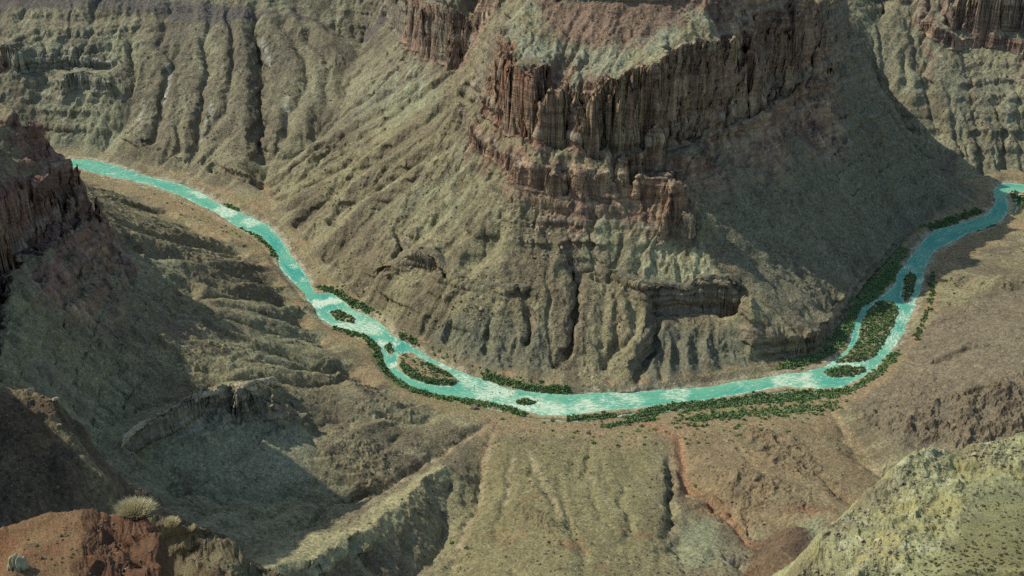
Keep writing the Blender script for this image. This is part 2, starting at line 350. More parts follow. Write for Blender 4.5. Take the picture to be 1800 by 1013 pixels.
# large gullies from water running on the coarse shape, then fine rills
g3 = Grid(-1500, 1500, 960, 3300, 9.0)
zc = G.sample(g3.X, g3.Y, blur(Z, 3))
hardC = np.ones(zc.shape, np.float32)
for (px, py), r in [((330,130),171),((150,180),120),((1700,170),172),((1000,580),121),((740,560),90),((1180,600),90),((1000,880),173),((1300,860),174),((1680,600),175),((650,780),122),((740,470),60),((850,505),55),((690,480),40),((1225,510),70),((400,720),150),((1000,130),140),((1300,120),150),((1180,350),60),((60,320),140)]:
    p = G.hit(px, py, HZ)[0]; hardC *= 1 - (0.85 if r < 170 else .75) * np.exp(-((g3.X - p[0]) ** 2 + (g3.Y - p[1]) ** 2) / r ** 2)
def mzone(px, py, r):
    p = G.hit(px, py, HZ)[0]; return np.exp(-((G.X - p[0]) ** 2 + (G.Y - p[1]) ** 2) / r ** 2)
Ec, Ac, _ = erode(g3, zc + fbm(g3.X, g3.Y, 90, 3, 55) * 5, its=6, k=1.1, steps=70, cap=15.0, power=0.5, hard=hardC)
lo = sstep(4, 22, Z)
Z = Z - G.sample(G.X, G.Y, np.zeros(1) if False else np.zeros_like(Z)) - g3.sample(G.X, G.Y, Ec) * lo * .85
for px, yy, zt, r in [(1162,1892,264,8),(1151,1884,262,7),(1140,1878,247,7),(1131,1872,238,7),(1121,1866,226,8),(1112,1861,220,8),(1102,1856,206,8),(1092,1850,199,9),(1083,1845,188,9),
                      (1138,1838,196,8),(1150,1839,204,9),(1163,1836,199,9),(1176,1834,204,8),(1132,1831,178,7),(1189,1819,202,9),(1201,1817,208,9),(1213,1818,198,8),(1184,1808,182,7),(1171,1800,170,6),(1207,1797,170,7),(1217,1795,168,6),(1078,1862,212,6),(1003,1880,208,7)]:
    cx_ = (px - 900) / F * math.hypot(yy, CAMZ - zt); an = np.linspace(0, 6.28, 9)[:-1]
    tower(Z, np.stack([cx_ + r * np.cos(an), yy + r * np.sin(an)], 1), zt, edge=3.5, rough=4.5)
hardF = np.clip(1 - 0.9 * mzone(400, 715, 150) - .8 * mzone(740, 470, 45) - .8 * mzone(850, 505, 45), 0, 1)
hardF = hardF * (1 - .6 * sstep(1500, 1400, G.Y)) * (1 - .6 * sstep(2330, 2430, G.Y)) * (1 - .4 * sstep(350, 450, G.X) * sstep(1900, 1800, G.Y))
Ef, A, rec = erode(G, Z, its=5, k=0.42, steps=130, cap=8.0, power=0.48, hard=hardF)
Z = (Z - Ef * lo).astype(np.float32)
# resistant beds stand out as broken ledges on the slopes
def ledge(z, h, zo, sharp):
    t = (z + zo) / h; i = np.floor(t); f = t - i; f = np.where(f < sharp, f / sharp * 0.42, 0.42 + 0.58 * sstep(sharp, 1, f)) if False else np.clip((f - sharp) / (1 - sharp), 0, 1) ** 0.7 * (1 - .35) + f * .35
    return (i + f) * h - zo
zo = fbm(G.X, G.Y, 300, 2, 131) * 14
lm = sstep(.0, .4, fbm(G.X, G.Y, 130, 3, 132)) * sstep(.30, .55, np.hypot(*np.gradient(blur(Z, 3), G.d))) * sstep(10, 30, Z)
Z = (Z + (ledge(Z, 21.0, zo, .70) - Z) * lm * .5).astype(np.float32)
lm2 = sstep(.05, .4, fbm(G.X, G.Y, 60, 3, 133)) * sstep(8, 20, Z); Z = (Z + (ledge(Z, 7.5, zo * 1.7, .62) - Z) * lm2 * .5).astype(np.float32)
# down-slope streaks for the colour of the talus
nz = rng.standard_normal(Z.size).astype(np.float32); st = nz.copy(); idx = rec.copy()
for _ in range(24): st += nz[idx]; idx = rec[idx]
streak = blur((st / 5.0).reshape(Z.shape), 1)
Alog = blur(np.log1p(A), 1).astype(np.float32)
gy, gx = np.gradient(blur(Z, 2), G.d); SL = np.hypot(gx, gy).astype(np.float32)
print('land', time.time() - T0)

# ------------------------------------------------------------------ fine shape
def sd_river(x, y):
    """signed distance to the water's edge, positive in the water"""
    Lr = np.vstack([RIVER, RIVER[:1]])
    d, _ = dist_line(x, y, Lr, 24); d = np.minimum(d, 24); s = np.where(inpoly(x, y, RIVER), d, -d)
    for p in ISLW:
        di, _ = dist_line(x, y, np.vstack([p, p[:1]]), 24); di = np.minimum(di, 24)
        s = np.minimum(s, np.where(inpoly(x, y, p), -di, di))
    return s
cliffy = np.zeros_like(Z)
for px, py, r in [(900,150,70),(980,180,80),(1080,190,80),(1200,150,90),(1300,120,100),(1400,80,100),(1000,300,60),(1150,320,60),(740,60,90),(830,70,60),(100,330,110),(150,380,60),(30,420,120),(1720,30,140),(400,710,60),(460,690,50),(150,110,90),(60,90,90)]:
    cliffy = np.maximum(cliffy, mzone(px, py, r))
def warp(x, y, z):
    a = sstep(5, 22, z); c = G.sample(x, y, cliffy)
    k = a * (0.35 + 0.9 * c)
    b = np.floor((z + fbm(x, y, 120, 2, 8) * 8) / 27.0); ox = (b * 37.7) % 211; oy = (b * 91.3) % 173      # each bed breaks along its own joints
    wx = (fbm(x, y, 52, 2, 1, ridged=True) * 15 + fbm(x + ox, y + oy, 22, 3, 2, ridged=True) * 8 + vnoise(x + ox, y, 6, 3) * 2.2) * k
    wy = (fbm(x, y, 52, 2, 5, ridged=True) * 15 + fbm(x + oy, y + ox, 22, 3, 6, ridged=True) * 8 + vnoise(x + oy, y, 6, 7) * 2.2) * k
    return x + wx, y + wy
def height(x, y):
    z0 = G.sample(x, y); xw, yw = warp(x, y, z0)
    return G.sample(xw, yw, Z)
NU, NV = (1500, 1500) if not LOW else (800, 800)
us = np.concatenate([np.linspace(-.62, -.45, NU // 14)[:-1], np.linspace(-.45, .45, NU), np.linspace(.45, .62, NU // 14)[1:]])
X, Y = fan_points(lambda x, y: G.sample(x, y, Z), us, 980, 3150, NV, 3.0)
xw, yw = warp(X, Y, G.sample(X, Y)); z = G.sample(xw, yw, Z)
sl = G.sample(xw, yw, SL); lowz = sstep(5, 16, z)
rough = 0.25 + 0.75 * sstep(0.2, 0.6, sl)
rub = np.maximum(vnoise(X, Y, 4.2, 11) - 0.1, 0) * np.maximum(vnoise(X, Y, 60, 12) + 0.55, 0.1)      # blocks lying on the talus
z = z + lowz * (fbm(X, Y, 30, 3, 13) * 2.0 * rough + fbm(X, Y, 7, 3, 14) * 1.1 * rough + rub * 3.2 * rough) + (1 - lowz) * fbm(X, Y, 9, 3, 15) * 0.35
def zone(pix, soft=6):
    P = G.hit([p[0] for p in pix], [p[1] for p in pix], HZ)[:, :2]
    m = inpoly(G.X, G.Y, P).astype(np.float32); return blur(m, soft)
crag = blur(np.clip(zone([(1590,740),(1660,700),(1720,680),(1800,650),(1820,790),(1700,790),(1640,775),(1560,770)], 6) + .6 * zone([(1250,820),(1330,830),(1420,860),(1440,900),(1350,900),(1270,880)], 5) + .6 * zone([(1300,745),(1400,770),(1450,830),(1400,840),(1330,800)], 5) + .5 * zone([(1480,725),(1640,640),(1660,690),(1560,760)], 6) + .5 * zone([(920,870),(1000,930),(980,970),(900,900)], 5) + .5 * zone([(570,740),(700,790),(680,860),(560,800)], 6), 0, 1), 2)
cg = G.sample(X, Y, crag.astype(np.float32)); cn_ = np.maximum(fbm(X, Y, 24, 5, 161, ridged=True, g=.62) - .08, 0)
z = z + cg * cn_ * 15.0
# strata: benches pushed in and out along the fall line where the rock is steep
gxv = G.sample(xw, yw, gx.astype(np.float32)); gyv = G.sample(xw, yw, gy.astype(np.float32)); gn = np.hypot(gxv, gyv) + 1e-4
steep = sstep(0.75, 1.6, sl)
zz = z + fbm(X, Y, 80, 2, 16) * 5
band = vnoise(zz, zz * 0 + 3.3, 9, 17) * 0.6 + vnoise(zz, zz * 0 + 9.1, 3.6, 18) * 0.5
push = steep * (np.tanh(band * 3) * 3.6 + fbm(X + zz, Y - zz, 9, 3, 19) * 3.0)
PX = X - gxv / gn * push; PY = Y - gyv / gn * push
s = sd_river(X, Y) + (fbm(X, Y, 10, 3, 20) * 2.4 + fbm(X, Y, 32, 2, 29) * 2.6) * sstep(24, 14, np.abs(sd_river(X, Y)) * 1.0)
near = np.abs(s) < 12
zin = -np.clip(s * 0.5, 0, 2.5); zout = np.clip(z, 0.15 + np.clip(-s * 0.3, 0, 1.4), 0.4 + np.maximum(-s, 0) * 0.9)
z = np.where(s > 0, zin, np.where(near, zout, z))
print('fine', time.time() - T0)

# ------------------------------------------------------------------ colour of the ground (base colours, plus a painted shadow and a far haze tint)
def mix(c, col, m): return c + (np.asarray(col, np.float32) - c) * np.clip(m, 0, 1)[..., None]
n1 = fbm(X, Y, 120, 4, 21); n2 = fbm(X, Y, 26, 4, 22); n3 = fbm(X, Y, 6, 3, 23); stv = G.sample(xw, yw, streak); av = G.sample(xw, yw, Alog)
C = np.empty(X.shape + (3,), np.float32); C[:] = (0.205, 0.180, 0.118)
C = mix(C, (0.17, 0.145, 0.105), sstep(-.1, .5, n2)); C = mix(C, (0.25, 0.235, 0.145), sstep(-.1, .6, n1 + n3 * .3))
C = mix(C, (0.27, 0.25, 0.16), sstep(.1, 1.2, stv) * .6); C = mix(C, (0.14, 0.12, 0.088), sstep(.1, 1.2, -stv) * .6)
def Zm(f): return G.sample(xw, yw, f)
GREEN = [[(1040,350),(1180,390),(1240,440),(1270,480),(1140,500),(1040,460),(1020,400)],[(40,60),(220,30),(215,260),(100,260),(60,160)],
         [(820,240),(930,320),(880,380),(700,420),(640,360),(780,300)],[(690,110),(790,130),(780,190),(620,200),(640,150)],[(1500,10),(1640,40),(1700,110),(1600,170),(1540,90)],
         [(160,360),(330,440),(340,520),(200,470)],[(440,520),(570,540),(590,640),(480,660),(430,590)],[(1640,110),(1800,120),(1800,300),(1720,300)],[(480,690),(580,740),(540,860),(380,860),(330,780)]]
gm = sum(zone(p, 8) for p in GREEN)
C = mix(C, (0.235, 0.243, 0.165), Zm(np.clip(gm, 0, 1)) * (0.36 + 0.5 * n2))
pale = zone([(1050,380),(1240,420),(1270,480),(1100,490)], 4); C = mix(C, (0.31, 0.305, 0.20), Zm(pale) * sstep(-.2, .4, n2 + stv * .3) * .8)
C = mix(C, (0.135, 0.145, 0.115), Zm(zone([(740,560),(880,545),(960,560),(980,650),(860,650),(760,610)], 8)) * (.7 + .4 * n2)); C = mix(C, (0.15, 0.155, 0.12), Zm(zone([(1140,560),(1310,560),(1330,640),(1140,670)], 6)) * .8)
# grey talus below the butte on the right
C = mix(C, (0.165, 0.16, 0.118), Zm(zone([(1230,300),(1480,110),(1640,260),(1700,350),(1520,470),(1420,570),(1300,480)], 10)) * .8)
# dark shadow painted on the far left wall's top, then the butte tops
C = mix(C, (0.12, 0.105, 0.095), Zm(zone([(-20,6),(250,6),(330,30),(400,36),(460,22),(520,8),(580,32),(625,55),(660,60),(690,0),(690,-40),(-20,-40)], 3)) * .9)
C = mix(C, (0.205, 0.145, 0.112), Zm(zone([(930,0),(1000,80),(1150,80),(1250,20),(1250,-60),(930,-60)], 8)))
C = mix(C, (0.245, 0.25, 0.185), Zm(zone([(880,10),(905,70),(960,125),(1010,150),(1050,140),(1100,130),(1180,80),(1340,30),(1300,0),(1150,60),(1060,80),(960,60),(920,0)], 4)) * sstep(-.5, .2, n2) * .9)
# reddish lower ground
C = mix(C, (0.225, 0.17, 0.105), Zm(zone([(1150,740),(1480,740),(1560,830),(1500,930),(1200,890),(1180,800)], 12)) * (.75 + .5 * n2))
C = mix(C, (0.185, 0.155, 0.118), Zm(zone([(1540,600),(1800,500),(1820,780),(1560,780),(1500,700)], 12)) * .7)
C = mix(C, (0.215, 0.195, 0.105), Zm(zone([(840,770),(1150,780),(1190,1040),(760,1040)], 12)) * .7)
redspot = sstep(.25, .6, fbm(X, Y, 34, 3, 25)) * Zm(zone([(860,860),(1160,930),(1520,760),(1560,900),(1180,1040),(840,1000)], 16))
C = mix(C, (0.23, 0.12, 0.075), redspot * .45)
# pale gravel of the dry washes and chutes
PL = [([(885,732),(840,762),(788,784),(730,822),(680,854)],5.5,(0.33,0.28,0.20)),([(880,740),(855,780),(848,830),(841,874),(815,930),(801,985)],6,(0.32,0.265,0.185)),([(1458,722),(1500,768),(1556,830)],4,(0.30,0.25,0.18)),([(1150,750),(1192,775),(1205,820)],5,(0.33,0.22,0.145)),
      ([(295,110),(296,140),(289,172)],4,(0.40,0.40,0.33)),([(374,180),(366,205),(348,240)],4.5,(0.40,0.39,0.31)),([(250,180),(245,222)],3.5,(0.36,0.36,0.29)),([(460,60),(476,110)],3,(0.33,0.33,0.27)),([(505,165),(500,205)],3.5,(0.35,0.35,0.28)),
      ([(1040,830),(1062,872),(1084,905)],3,(0.31,0.28,0.18)),([(930,790),(960,850),(990,905)],3,(0.30,0.26,0.175)),([(905,800),(888,880)],3,(0.30,0.26,0.18)),([(1360,165),(1352,130)],3.5,(0.28,0.26,0.2)),([(1640,180),(1660,250)],4,(0.30,0.30,0.22)),([(1770,160),(1775,250)],4,(0.30,0.30,0.22)),
      ([(1060,350),(1056,400),(1046,450)],4,(0.34,0.34,0.23)),([(1140,380),(1128,430),(1110,480)],4,(0.36,0.36,0.24)),([(1165,385),(1155,440),(1142,490)],4,(0.36,0.36,0.24)),([(1190,440),(1196,495)],4,(0.37,0.37,0.25)),([(1212,430),(1235,480)],4,(0.36,0.35,0.24)),([(1092,350),(1085,400)],3.5,(0.34,0.33,0.22)),
      ([(700,120),(688,165)],3.5,(0.33,0.35,0.25)),([(722,120),(712,168)],3.5,(0.33,0.35,0.25)),([(745,128),(735,170)],3.5,(0.33,0.35,0.25)),([(800,310),(785,345)],3,(0.33,0.34,0.23)),([(822,318),(808,350)],3,(0.33,0.34,0.23)),([(770,270),(690,310),(620,345)],5,(0.30,0.30,0.19)),([(820,290),(740,335)],4,(0.30,0.30,0.19)),
      ([(1400,340),(1440,400),(1490,470)],7,(0.245,0.225,0.165)),([(1310,330),(1380,420),(1440,545)],6,(0.24,0.22,0.16)),([(1370,180),(1440,260),(1500,330)],7,(0.235,0.225,0.17))]
for pix_, w2, colr in PL:
    dd_, _ = dist_line(G.X + fbm(G.X, G.Y, 15, 2, 171) * w2 * .6, G.Y + fbm(G.X, G.Y, 15, 2, 172) * w2 * .6, G.hit([a_[0] for a_ in pix_], [a_[1] for a_ in pix_], HZ), w2 * 2.5)
    C = mix(C, colr, G.sample(X, Y, np.exp(-(dd_ / w2) ** 2).astype(np.float32)) * sstep(-.5, .1, n3) * .85)
# green undergrowth under the thickets
GS = [([(692,668),(725,688),(780,702),(840,711),(890,722),(920,731)],6),([(560,509),(620,532),(650,549)],6),([(850,662),(910,680),(1000,690)],6),([(1100,735),(1200,716),(1290,708),(1380,695),(1450,693),(1500,685),(1540,660),(1575,622)],9),([(1210,730),(1330,712),(1470,700)],12),([(1375,648),(1430,632),(1470,612),(1492,578),(1500,548),(1540,515),(1575,465)],10),([(425,403),(478,442),(488,460)],5),([(590,580),(640,596),(672,645),(688,664)],6),([(1640,440),(1690,415),(1745,400)],5),([(1630,400),(1725,372)],8),([(1785,345),(1800,362)],12),([(706,640),(725,660),(760,672),(800,674)],7),([(1480,640),(1530,590),(1565,540)],18),([(1597,485),(1595,525)],8),([(1455,655),(1515,648)],7)]
gg = np.zeros(G.X.shape, np.float32)
for pix_, w2 in GS:
    dd_, _ = dist_line(G.X, G.Y, np.array([Uz(a_, b_, 2) for a_, b_ in pix_]), w2 * 2.2); gg = np.maximum(gg, np.exp(-(dd_ / w2) ** 2))
C = mix(C, (0.085, 0.115, 0.045), G.sample(X, Y, gg) * sstep(-.45, .15, n3 + n2) * .95)
# cliff rock
rockm = np.maximum(sstep(1.35, 1.9, sl), sstep(0.8, 1.2, sl) * sstep(.25, .6, G.sample(xw, yw, cliffy)))
vs = fbm(X, Y, 9, 3, 26); cw = 0.5 + 0.5 * fbm(X, Y, 60, 2, 27)
R = np.empty_like(C); R[:] = (0.245, 0.158, 0.105); R = mix(R, (0.32, 0.24, 0.145), sstep(.0, .6, vs + n1 * .4)); R = mix(R, (0.12, 0.08, 0.062), sstep(.05, .5, -vs + band * .4) * .8)
R = mix(R, (0.25, 0.13, 0.082), Zm(zone([(830,60),(900,60),(960,240),(900,240),(820,180)], 5)) * sstep(-.3, .3, n2))
R = mix(R, (0.185, 0.10, 0.078), Zm(zone([(0,160),(180,260),(190,420),(0,560)], 10)) * .7)
R = mix(R, (0.26, 0.25, 0.17), Zm(zone([(0,20),(240,40),(240,200),(0,200)], 6)) * .8)
R = mix(R, (0.30, 0.28, 0.20), sstep(.25, .6, band) * .45)
R = mix(R, (0.31, 0.275, 0.19), Zm(zone([(200,790),(300,730),(400,685),(495,670),(500,730),(300,830)], 5)) * .85); R = mix(R, (0.195, 0.162, 0.112), 1 - sstep(.2, .5, G.sample(xw, yw, cliffy))); greyR = sstep(70, 30, z); R = mix(R, (0.21, 0.17, 0.11), greyR * .8)
for k in range(3): C[..., k] += (R[..., k] - C[..., k]) * rockm
# washes, sand and gravel near the river
wash = sstep(4.2, 6.2, av) * sstep(.55, .25, sl) * sstep(150, 60, z)
C = mix(C, (0.29, 0.25, 0.175), wash * .6)
sand = sstep(10.5, 6.5, z + n2 * 4) * sstep(.5, .25, sl)
C = mix(C, (0.30, 0.225, 0.14), sand * .8); C = mix(C, (0.20, 0.19, 0.10), sand * sstep(-.2, .4, n2) * .75)
grav = sstep(-13, -2, s) * (s <= 0) * sstep(-.45, .1, n2 + n3 * .5); C = mix(C, (0.40, 0.355, 0.265), grav * .8)
C = mix(C, (0.30, 0.17, 0.105), Zm(blur(np.exp(-(dist_line(G.X, G.Y, G.hit([1325,1290,1210,1192,1150,1120], [955,905,848,772,750,740], HZ), 40)[0] / 7.0) ** 2).astype(np.float32))) * .8)
C = mix(C, (0.14, 0.105, 0.075), cg * sstep(.05, .3, cn_) * .5)
C = mix(C, (0.135, 0.088, 0.06), Zm(zone([(1340,935),(1390,918),(1432,945),(1425,990),(1390,1040),(1300,1040),(1310,980)], 5)) * .85); C = mix(C, (0.235, 0.25, 0.165), Zm(zone([(1195,925),(1245,905),(1275,950),(1260,985),(1200,980)], 4)) * .8); C = mix(C, (0.24, 0.25, 0.16), Zm(zone([(1400,915),(1450,905),(1450,945),(1425,945)], 3)) * .8); C = mix(C, (0.36, 0.33, 0.25), Zm(zone([(1275,972),(1310,962),(1318,980),(1290,990)], 2)) * .8)
C = mix(C, (0.265, 0.26, 0.185), Zm(zone([(290,765),(480,700),(560,760),(540,850),(380,870),(280,800)], 6)) * .75)
C = mix(C, (0.34, 0.315, 0.19), Zm(zone([(780,812),(790,830),(720,905),(660,950),(600,985),(480,1010),(440,990),(500,960),(620,915),(690,870),(740,835)], 3)) * .9)
out = sstep(.15, .5, fbm(X, Y, 16, 3, 28)) * sstep(.45, .7, sl) * (1 - rockm); C = mix(C, (0.125, 0.10, 0.07), out * .55)
TN = np.array([0.98, 0.95, 0.85], np.float32)
C = C * (1 + (np.array([-.035, .0, .08], np.float32)) * sstep(2150, 2450, Y)[..., None])  # distance haze painted in: far ground shifted towards blue
C *= 1.16 * (TN + (1 - TN) * rockm[..., None])
C *= (1 + 0.16 * n3 + 0.10 * n2)[..., None]
C = np.clip(C, 0.02, 0.6)
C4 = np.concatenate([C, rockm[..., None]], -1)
print('colour', time.time() - T0)

# ------------------------------------------------------------------ materials
class NT:
    def __init__(s, name):
        s.m = bpy.data.materials.new(name); s.m.use_nodes = True; s.t = s.m.node_tree; s.b = s.t.nodes['Principled BSDF']
    def n(s, typ, **kw):
        o = s.t.nodes.new(typ)
        for k, v in kw.items():
            if k.startswith('i_'):
                key = k[2:]; o.inputs[int(key) if key.isdigit() else key.replace('_', ' ')].default_value = v
            else: setattr(o, k, v)
        return o
    def l(s, a, b): s.t.links.new(a, b)
def ground_mat(name, scale=1.0, bump=1.0, speck=0.5):
    T = NT(name); T.b.inputs['Roughness'].default_value = 0.95; T.b.inputs['Specular IOR Level'].default_value = 0.15
    at = T.n('ShaderNodeAttribute', attribute_name='tint'); geo = T.n('ShaderNodeNewGeometry')
    na = T.n('ShaderNodeTexNoise', i_Scale=0.35 / scale, i_Detail=5.0, i_Roughness=0.7); T.l(geo.outputs['Position'], na.inputs['Vector'])
    nb = T.n('ShaderNodeTexVoronoi', i_Scale=0.30 / scale); T.l(geo.outputs['Position'], nb.inputs['Vector'])
    mp = T.n('ShaderNodeMapping', i_Scale=(0.16 / scale, 0.16 / scale, 0.035 / scale)); T.l(geo.outputs['Position'], mp.inputs['Vector'])
    nv = T.n('ShaderNodeTexNoise', i_Scale=1.0, i_Detail=4.0, i_Roughness=0.65); T.l(mp.outputs[0], nv.inputs['Vector'])       # vertical stains
    mh = T.n('ShaderNodeMapping', i_Scale=(0.012 / scale, 0.012 / scale, 0.28 / scale)); wv = T.n('ShaderNodeTexNoise', i_Scale=0.02 / scale, i_Detail=4.0); T.l(geo.outputs['Position'], wv.inputs['Vector']); wa = T.n('ShaderNodeVectorMath', operation='MULTIPLY_ADD', i_1=(0, 0, 22 * scale)); T.l(wv.outputs['Color'], wa.inputs[0]); T.l(geo.outputs['Position'], wa.inputs[2]); T.l(wa.outputs[0], mh.inputs['Vector'])
    nh = T.n('ShaderNodeTexNoise', i_Scale=1.0, i_Detail=3.0); T.l(mh.outputs[0], nh.inputs['Vector'])                           # bedding
    def rng_(src, a, b, c, d):
        r = T.n('ShaderNodeMapRange', i_1=a, i_2=b, i_3=c, i_4=d); T.l(src, r.inputs[0]); return r.outputs[0]
    def math_(op, a, b):
        m = T.n('ShaderNodeMath', operation=op)
        for k, v in enumerate((a, b)):
            if isinstance(v, (int, float)): m.inputs[k].default_value = v
            else: T.l(v, m.inputs[k])
        return m.outputs[0]
    talus = rng_(na.outputs[0], 0.3, 0.7, 1 - speck, 1 + speck)
    blk = rng_(nb.outputs['Color'], 0.0, 1.0, 0.75, 1.25)
    talus = math_('MULTIPLY', talus, blk)
    rock = math_('MULTIPLY', math_('MULTIPLY', rng_(nv.outputs[0], 0.3, 0.7, 0.7, 1.3), rng_(nh.outputs[0], 0.35, 0.65, 0.72, 1.25)), rng_(na.outputs[0], 0.3, 0.7, 0.75, 1.25))
    mx = T.n('ShaderNodeMix', data_type='FLOAT'); T.l(at.outputs['Alpha'], mx.inputs[0]); T.l(talus, mx.inputs[2]); T.l(rock, mx.inputs[3])
    vm = T.n('ShaderNodeVectorMath', operation='SCALE'); T.l(at.outputs['Color'], vm.inputs[0]); T.l(mx.outputs[0], vm.inputs['Scale'])
    T.l(vm.outputs[0], T.b.inputs['Base Color'])
    h = math_('ADD', math_('MULTIPLY', na.outputs[0], 1.6), math_('MULTIPLY', nb.outputs['Distance'], -0.35))
    hb = T.n('ShaderNodeMix', data_type='FLOAT'); T.l(at.outputs['Alpha'], hb.inputs[0]); T.l(h, hb.inputs[2]); T.l(math_('ADD', math_('MULTIPLY', nv.outputs[0], 3.0), math_('MULTIPLY', nh.outputs[0], 1.5)), hb.inputs[3])
    bp = T.n('ShaderNodeBump', i_Strength=0.9 * bump, i_Distance=1.6 * scale); T.l(hb.outputs[0], bp.inputs['Height']); T.l(bp.outputs[0], T.b.inputs['Normal'])
    return T.m
M_ground = ground_mat('canyon_ground')

# ------------------------------------------------------------------ ground, split into its landforms
P = np.stack([PX, PY, z], -1)
qc = (slice(0, -1), slice(0, -1))
bm_ = Zm(zone([(800,190),(870,265),(935,325),(1070,330),(1120,380),(1160,405),(1225,432),(1230,330),(1300,250),(1380,195),(1490,118),(1500,60),(1480,-60),(880,-60),(830,130)], 1))[qc] > .5
lp = (Zm(zone([(0,165),(80,215),(125,270),(180,390),(110,455),(60,475),(20,525),(0,690),(-100,700),(-100,150)], 1))[qc] > .5) | ((X < -600) & (Y < 1780) & (z > 225))[qc]
bank = (z < 9)[qc] & (G.sample(X, Y, SL) < .45)[qc]
part = np.where(bm_, 1, np.where(lp, 2, np.where(bank, 3, 0)))
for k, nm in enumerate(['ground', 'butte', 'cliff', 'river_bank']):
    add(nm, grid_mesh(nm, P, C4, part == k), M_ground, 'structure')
print('mesh', time.time() - T0)
# ------------------------------------------------------------------ overhanging beds of hard rock
def ledge_slab(pix, out, back, thick, col, lift=1.0, lit_top=False):
    H0 = G.hit([p[0] for p in pix], [p[1] for p in pix], HZ); Ld = np.r_[0, np.cumsum(np.hypot(*np.diff(H0[:, :2], axis=0).T))]
    n = int(Ld[-1] / 1.6); t = np.linspace(0, Ld[-1], n); q = np.stack([np.interp(t, Ld, H0[:, k]) for k in range(3)], 1)
    for _ in range(3): q[1:-1] = .25 * q[:-2] + .5 * q[1:-1] + .25 * q[2:]
    tg = np.gradient(q[:, :2], axis=0); nr = np.stack([tg[:, 1], -tg[:, 0]], 1); nr /= np.linalg.norm(nr, axis=1)[:, None] + 1e-9
    gxx = G.sample(q[:, 0], q[:, 1], blur(np.gradient(HZ, axis=1), 6).astype(np.float32)); gyy = G.sample(q[:, 0], q[:, 1], blur(np.gradient(HZ, axis=0), 6).astype(np.float32))
    if np.mean(nr[:, 0] * -gxx + nr[:, 1] * -gyy) < 0: nr = -nr
    en = np.minimum(1, np.minimum(t, t[-1] - t) / 12.0); wob = fbm(q[:, 0], q[:, 1], 13, 3, 141) * 2.6 + np.round(vnoise(q[:, 0], q[:, 1], 9, 142) * 2) * 1.2
    blk_ = sstep(-.15, .25, vnoise(q[:, 0], q[:, 1], 11, 146)) ; th = thick * (.35 + .65 * blk_) * en
    jog = wob * 1.3
    prof = [(-back, -2.0, 0), (-back * .4, .1, 0), (0, .35, 0), (out * .5, -.22 * out, 0), (out * .92, -.42 * out, .3), (out, -.42 * out, .25), (out * .97, -.42 * out, .5), (out * .8, -.42 * out, .75), (out * .85, -.42 * out, .8), (out * .45, -.42 * out, 1.0), (-back * .5, -.42 * out, 1.15)]
    Pn = np.empty((len(prof), n, 3))
    for k, (o, h, d_) in enumerate(prof):
        f = en * (o + (jog if o > 0 else 0)); Pn[k, :, :2] = q[:, :2] + nr * f[:, None] + fbm(q[:, 0] + k * 9, q[:, 1], 3, 2, 143)[:, None] * .6
        Pn[k, :, 2] = q[:, 2] + lift * en + h - d_ * th - .45 * (f - en * o) * (o > 0) + fbm(q[:, 0], q[:, 1] + k * 7, 4, 3, 144) * .7 - (1 - en) * 1.5
    c = np.empty(Pn.shape[:2] + (4,), np.float32); c[..., :3] = col; c[..., 3] = 1; c[:4, :, :3] = (0.44, 0.37, 0.24) if lit_top else (0.19, 0.172, 0.115); c[:4, :, 3] = 0; c[..., :3] *= (1 + .3 * fbm(Pn[..., 0], Pn[..., 2] * 2 + Pn[..., 1], 5, 3, 145))[..., None]  # the fin's crest gets a pale top, painted as if sunlit
    add('ledge', grid_mesh('ledge', Pn, c), M_ground, 'structure')
ledge_slab([(656,478),(664,470),(700,455),(722,441),(737,436),(752,439),(768,448),(783,467),(808,487),(862,500),(890,503),(935,502)], 6.0, 9.0, 9.0, (0.27, 0.205, 0.125), .8)
ledge_slab([(1072,474),(1137,496),(1170,498),(1205,503),(1235,486),(1285,485),(1312,508)], 5.0, 9.0, 8.0, (0.22, 0.175, 0.115), .8)
ledge_slab([(212,788),(250,760),(300,738),(340,710),(400,695),(440,687),(490,676)], 2.5, 3.0, 10.0, (0.50, 0.42, 0.28), 12.0, True)
# ------------------------------------------------------------------ nearer ground: each its own piece of land
def patch(name, g, lines, us_, y0, y1, nv, step, rough_fn, col_fn, mat):
    for ln in lines: g.line(np.array([Uy(*p) if len(p) == 3 else p[:3] for p in ln]))
    g.solve(200); g.z = blur(g.z, 1)
    X_, Y_ = fan_points(lambda x, y: g.sample(x, y), us_, y0, y1, nv, step)
    gy_, gx_ = np.gradient(blur(g.z, 2), g.d); s_ = g.sample(X_, Y_, np.hypot(gx_, gy_).astype(np.float32))
    z_ = g.sample(X_, Y_); X2, Y2, z_ = rough_fn(X_, Y_, z_, s_)
    g.surf = None
    add(name, grid_mesh(name, np.stack([X2, Y2, z_], -1), col_fn(X_, Y_, z_, s_) * np.array([.97, 1.0, .93, 1], np.float32)), mat, 'structure')
    return X2, Y2, z_
def world(x, y, z): return (x, y, z, 0)
def surf_hit(S, px, py):
    """where the ray of a survey pixel meets a built surface"""
    Xs, Ys, Zs = S; t = Ys / (CP - 0) ; dz = Zs - CAMZ
    f = Ys * CP - dz * SP; r = Xs; u = Ys * SP + dz * CP
    qx = 900 + F * r / f; qy = 506.5 - F * u / f
    d = (qx - px) ** 2 + (qy - py) ** 2 + 1e-4 * f; k = np.unravel_index(np.argmin(d), d.shape)
    return np.array([Xs[k], Ys[k], Zs[k]])
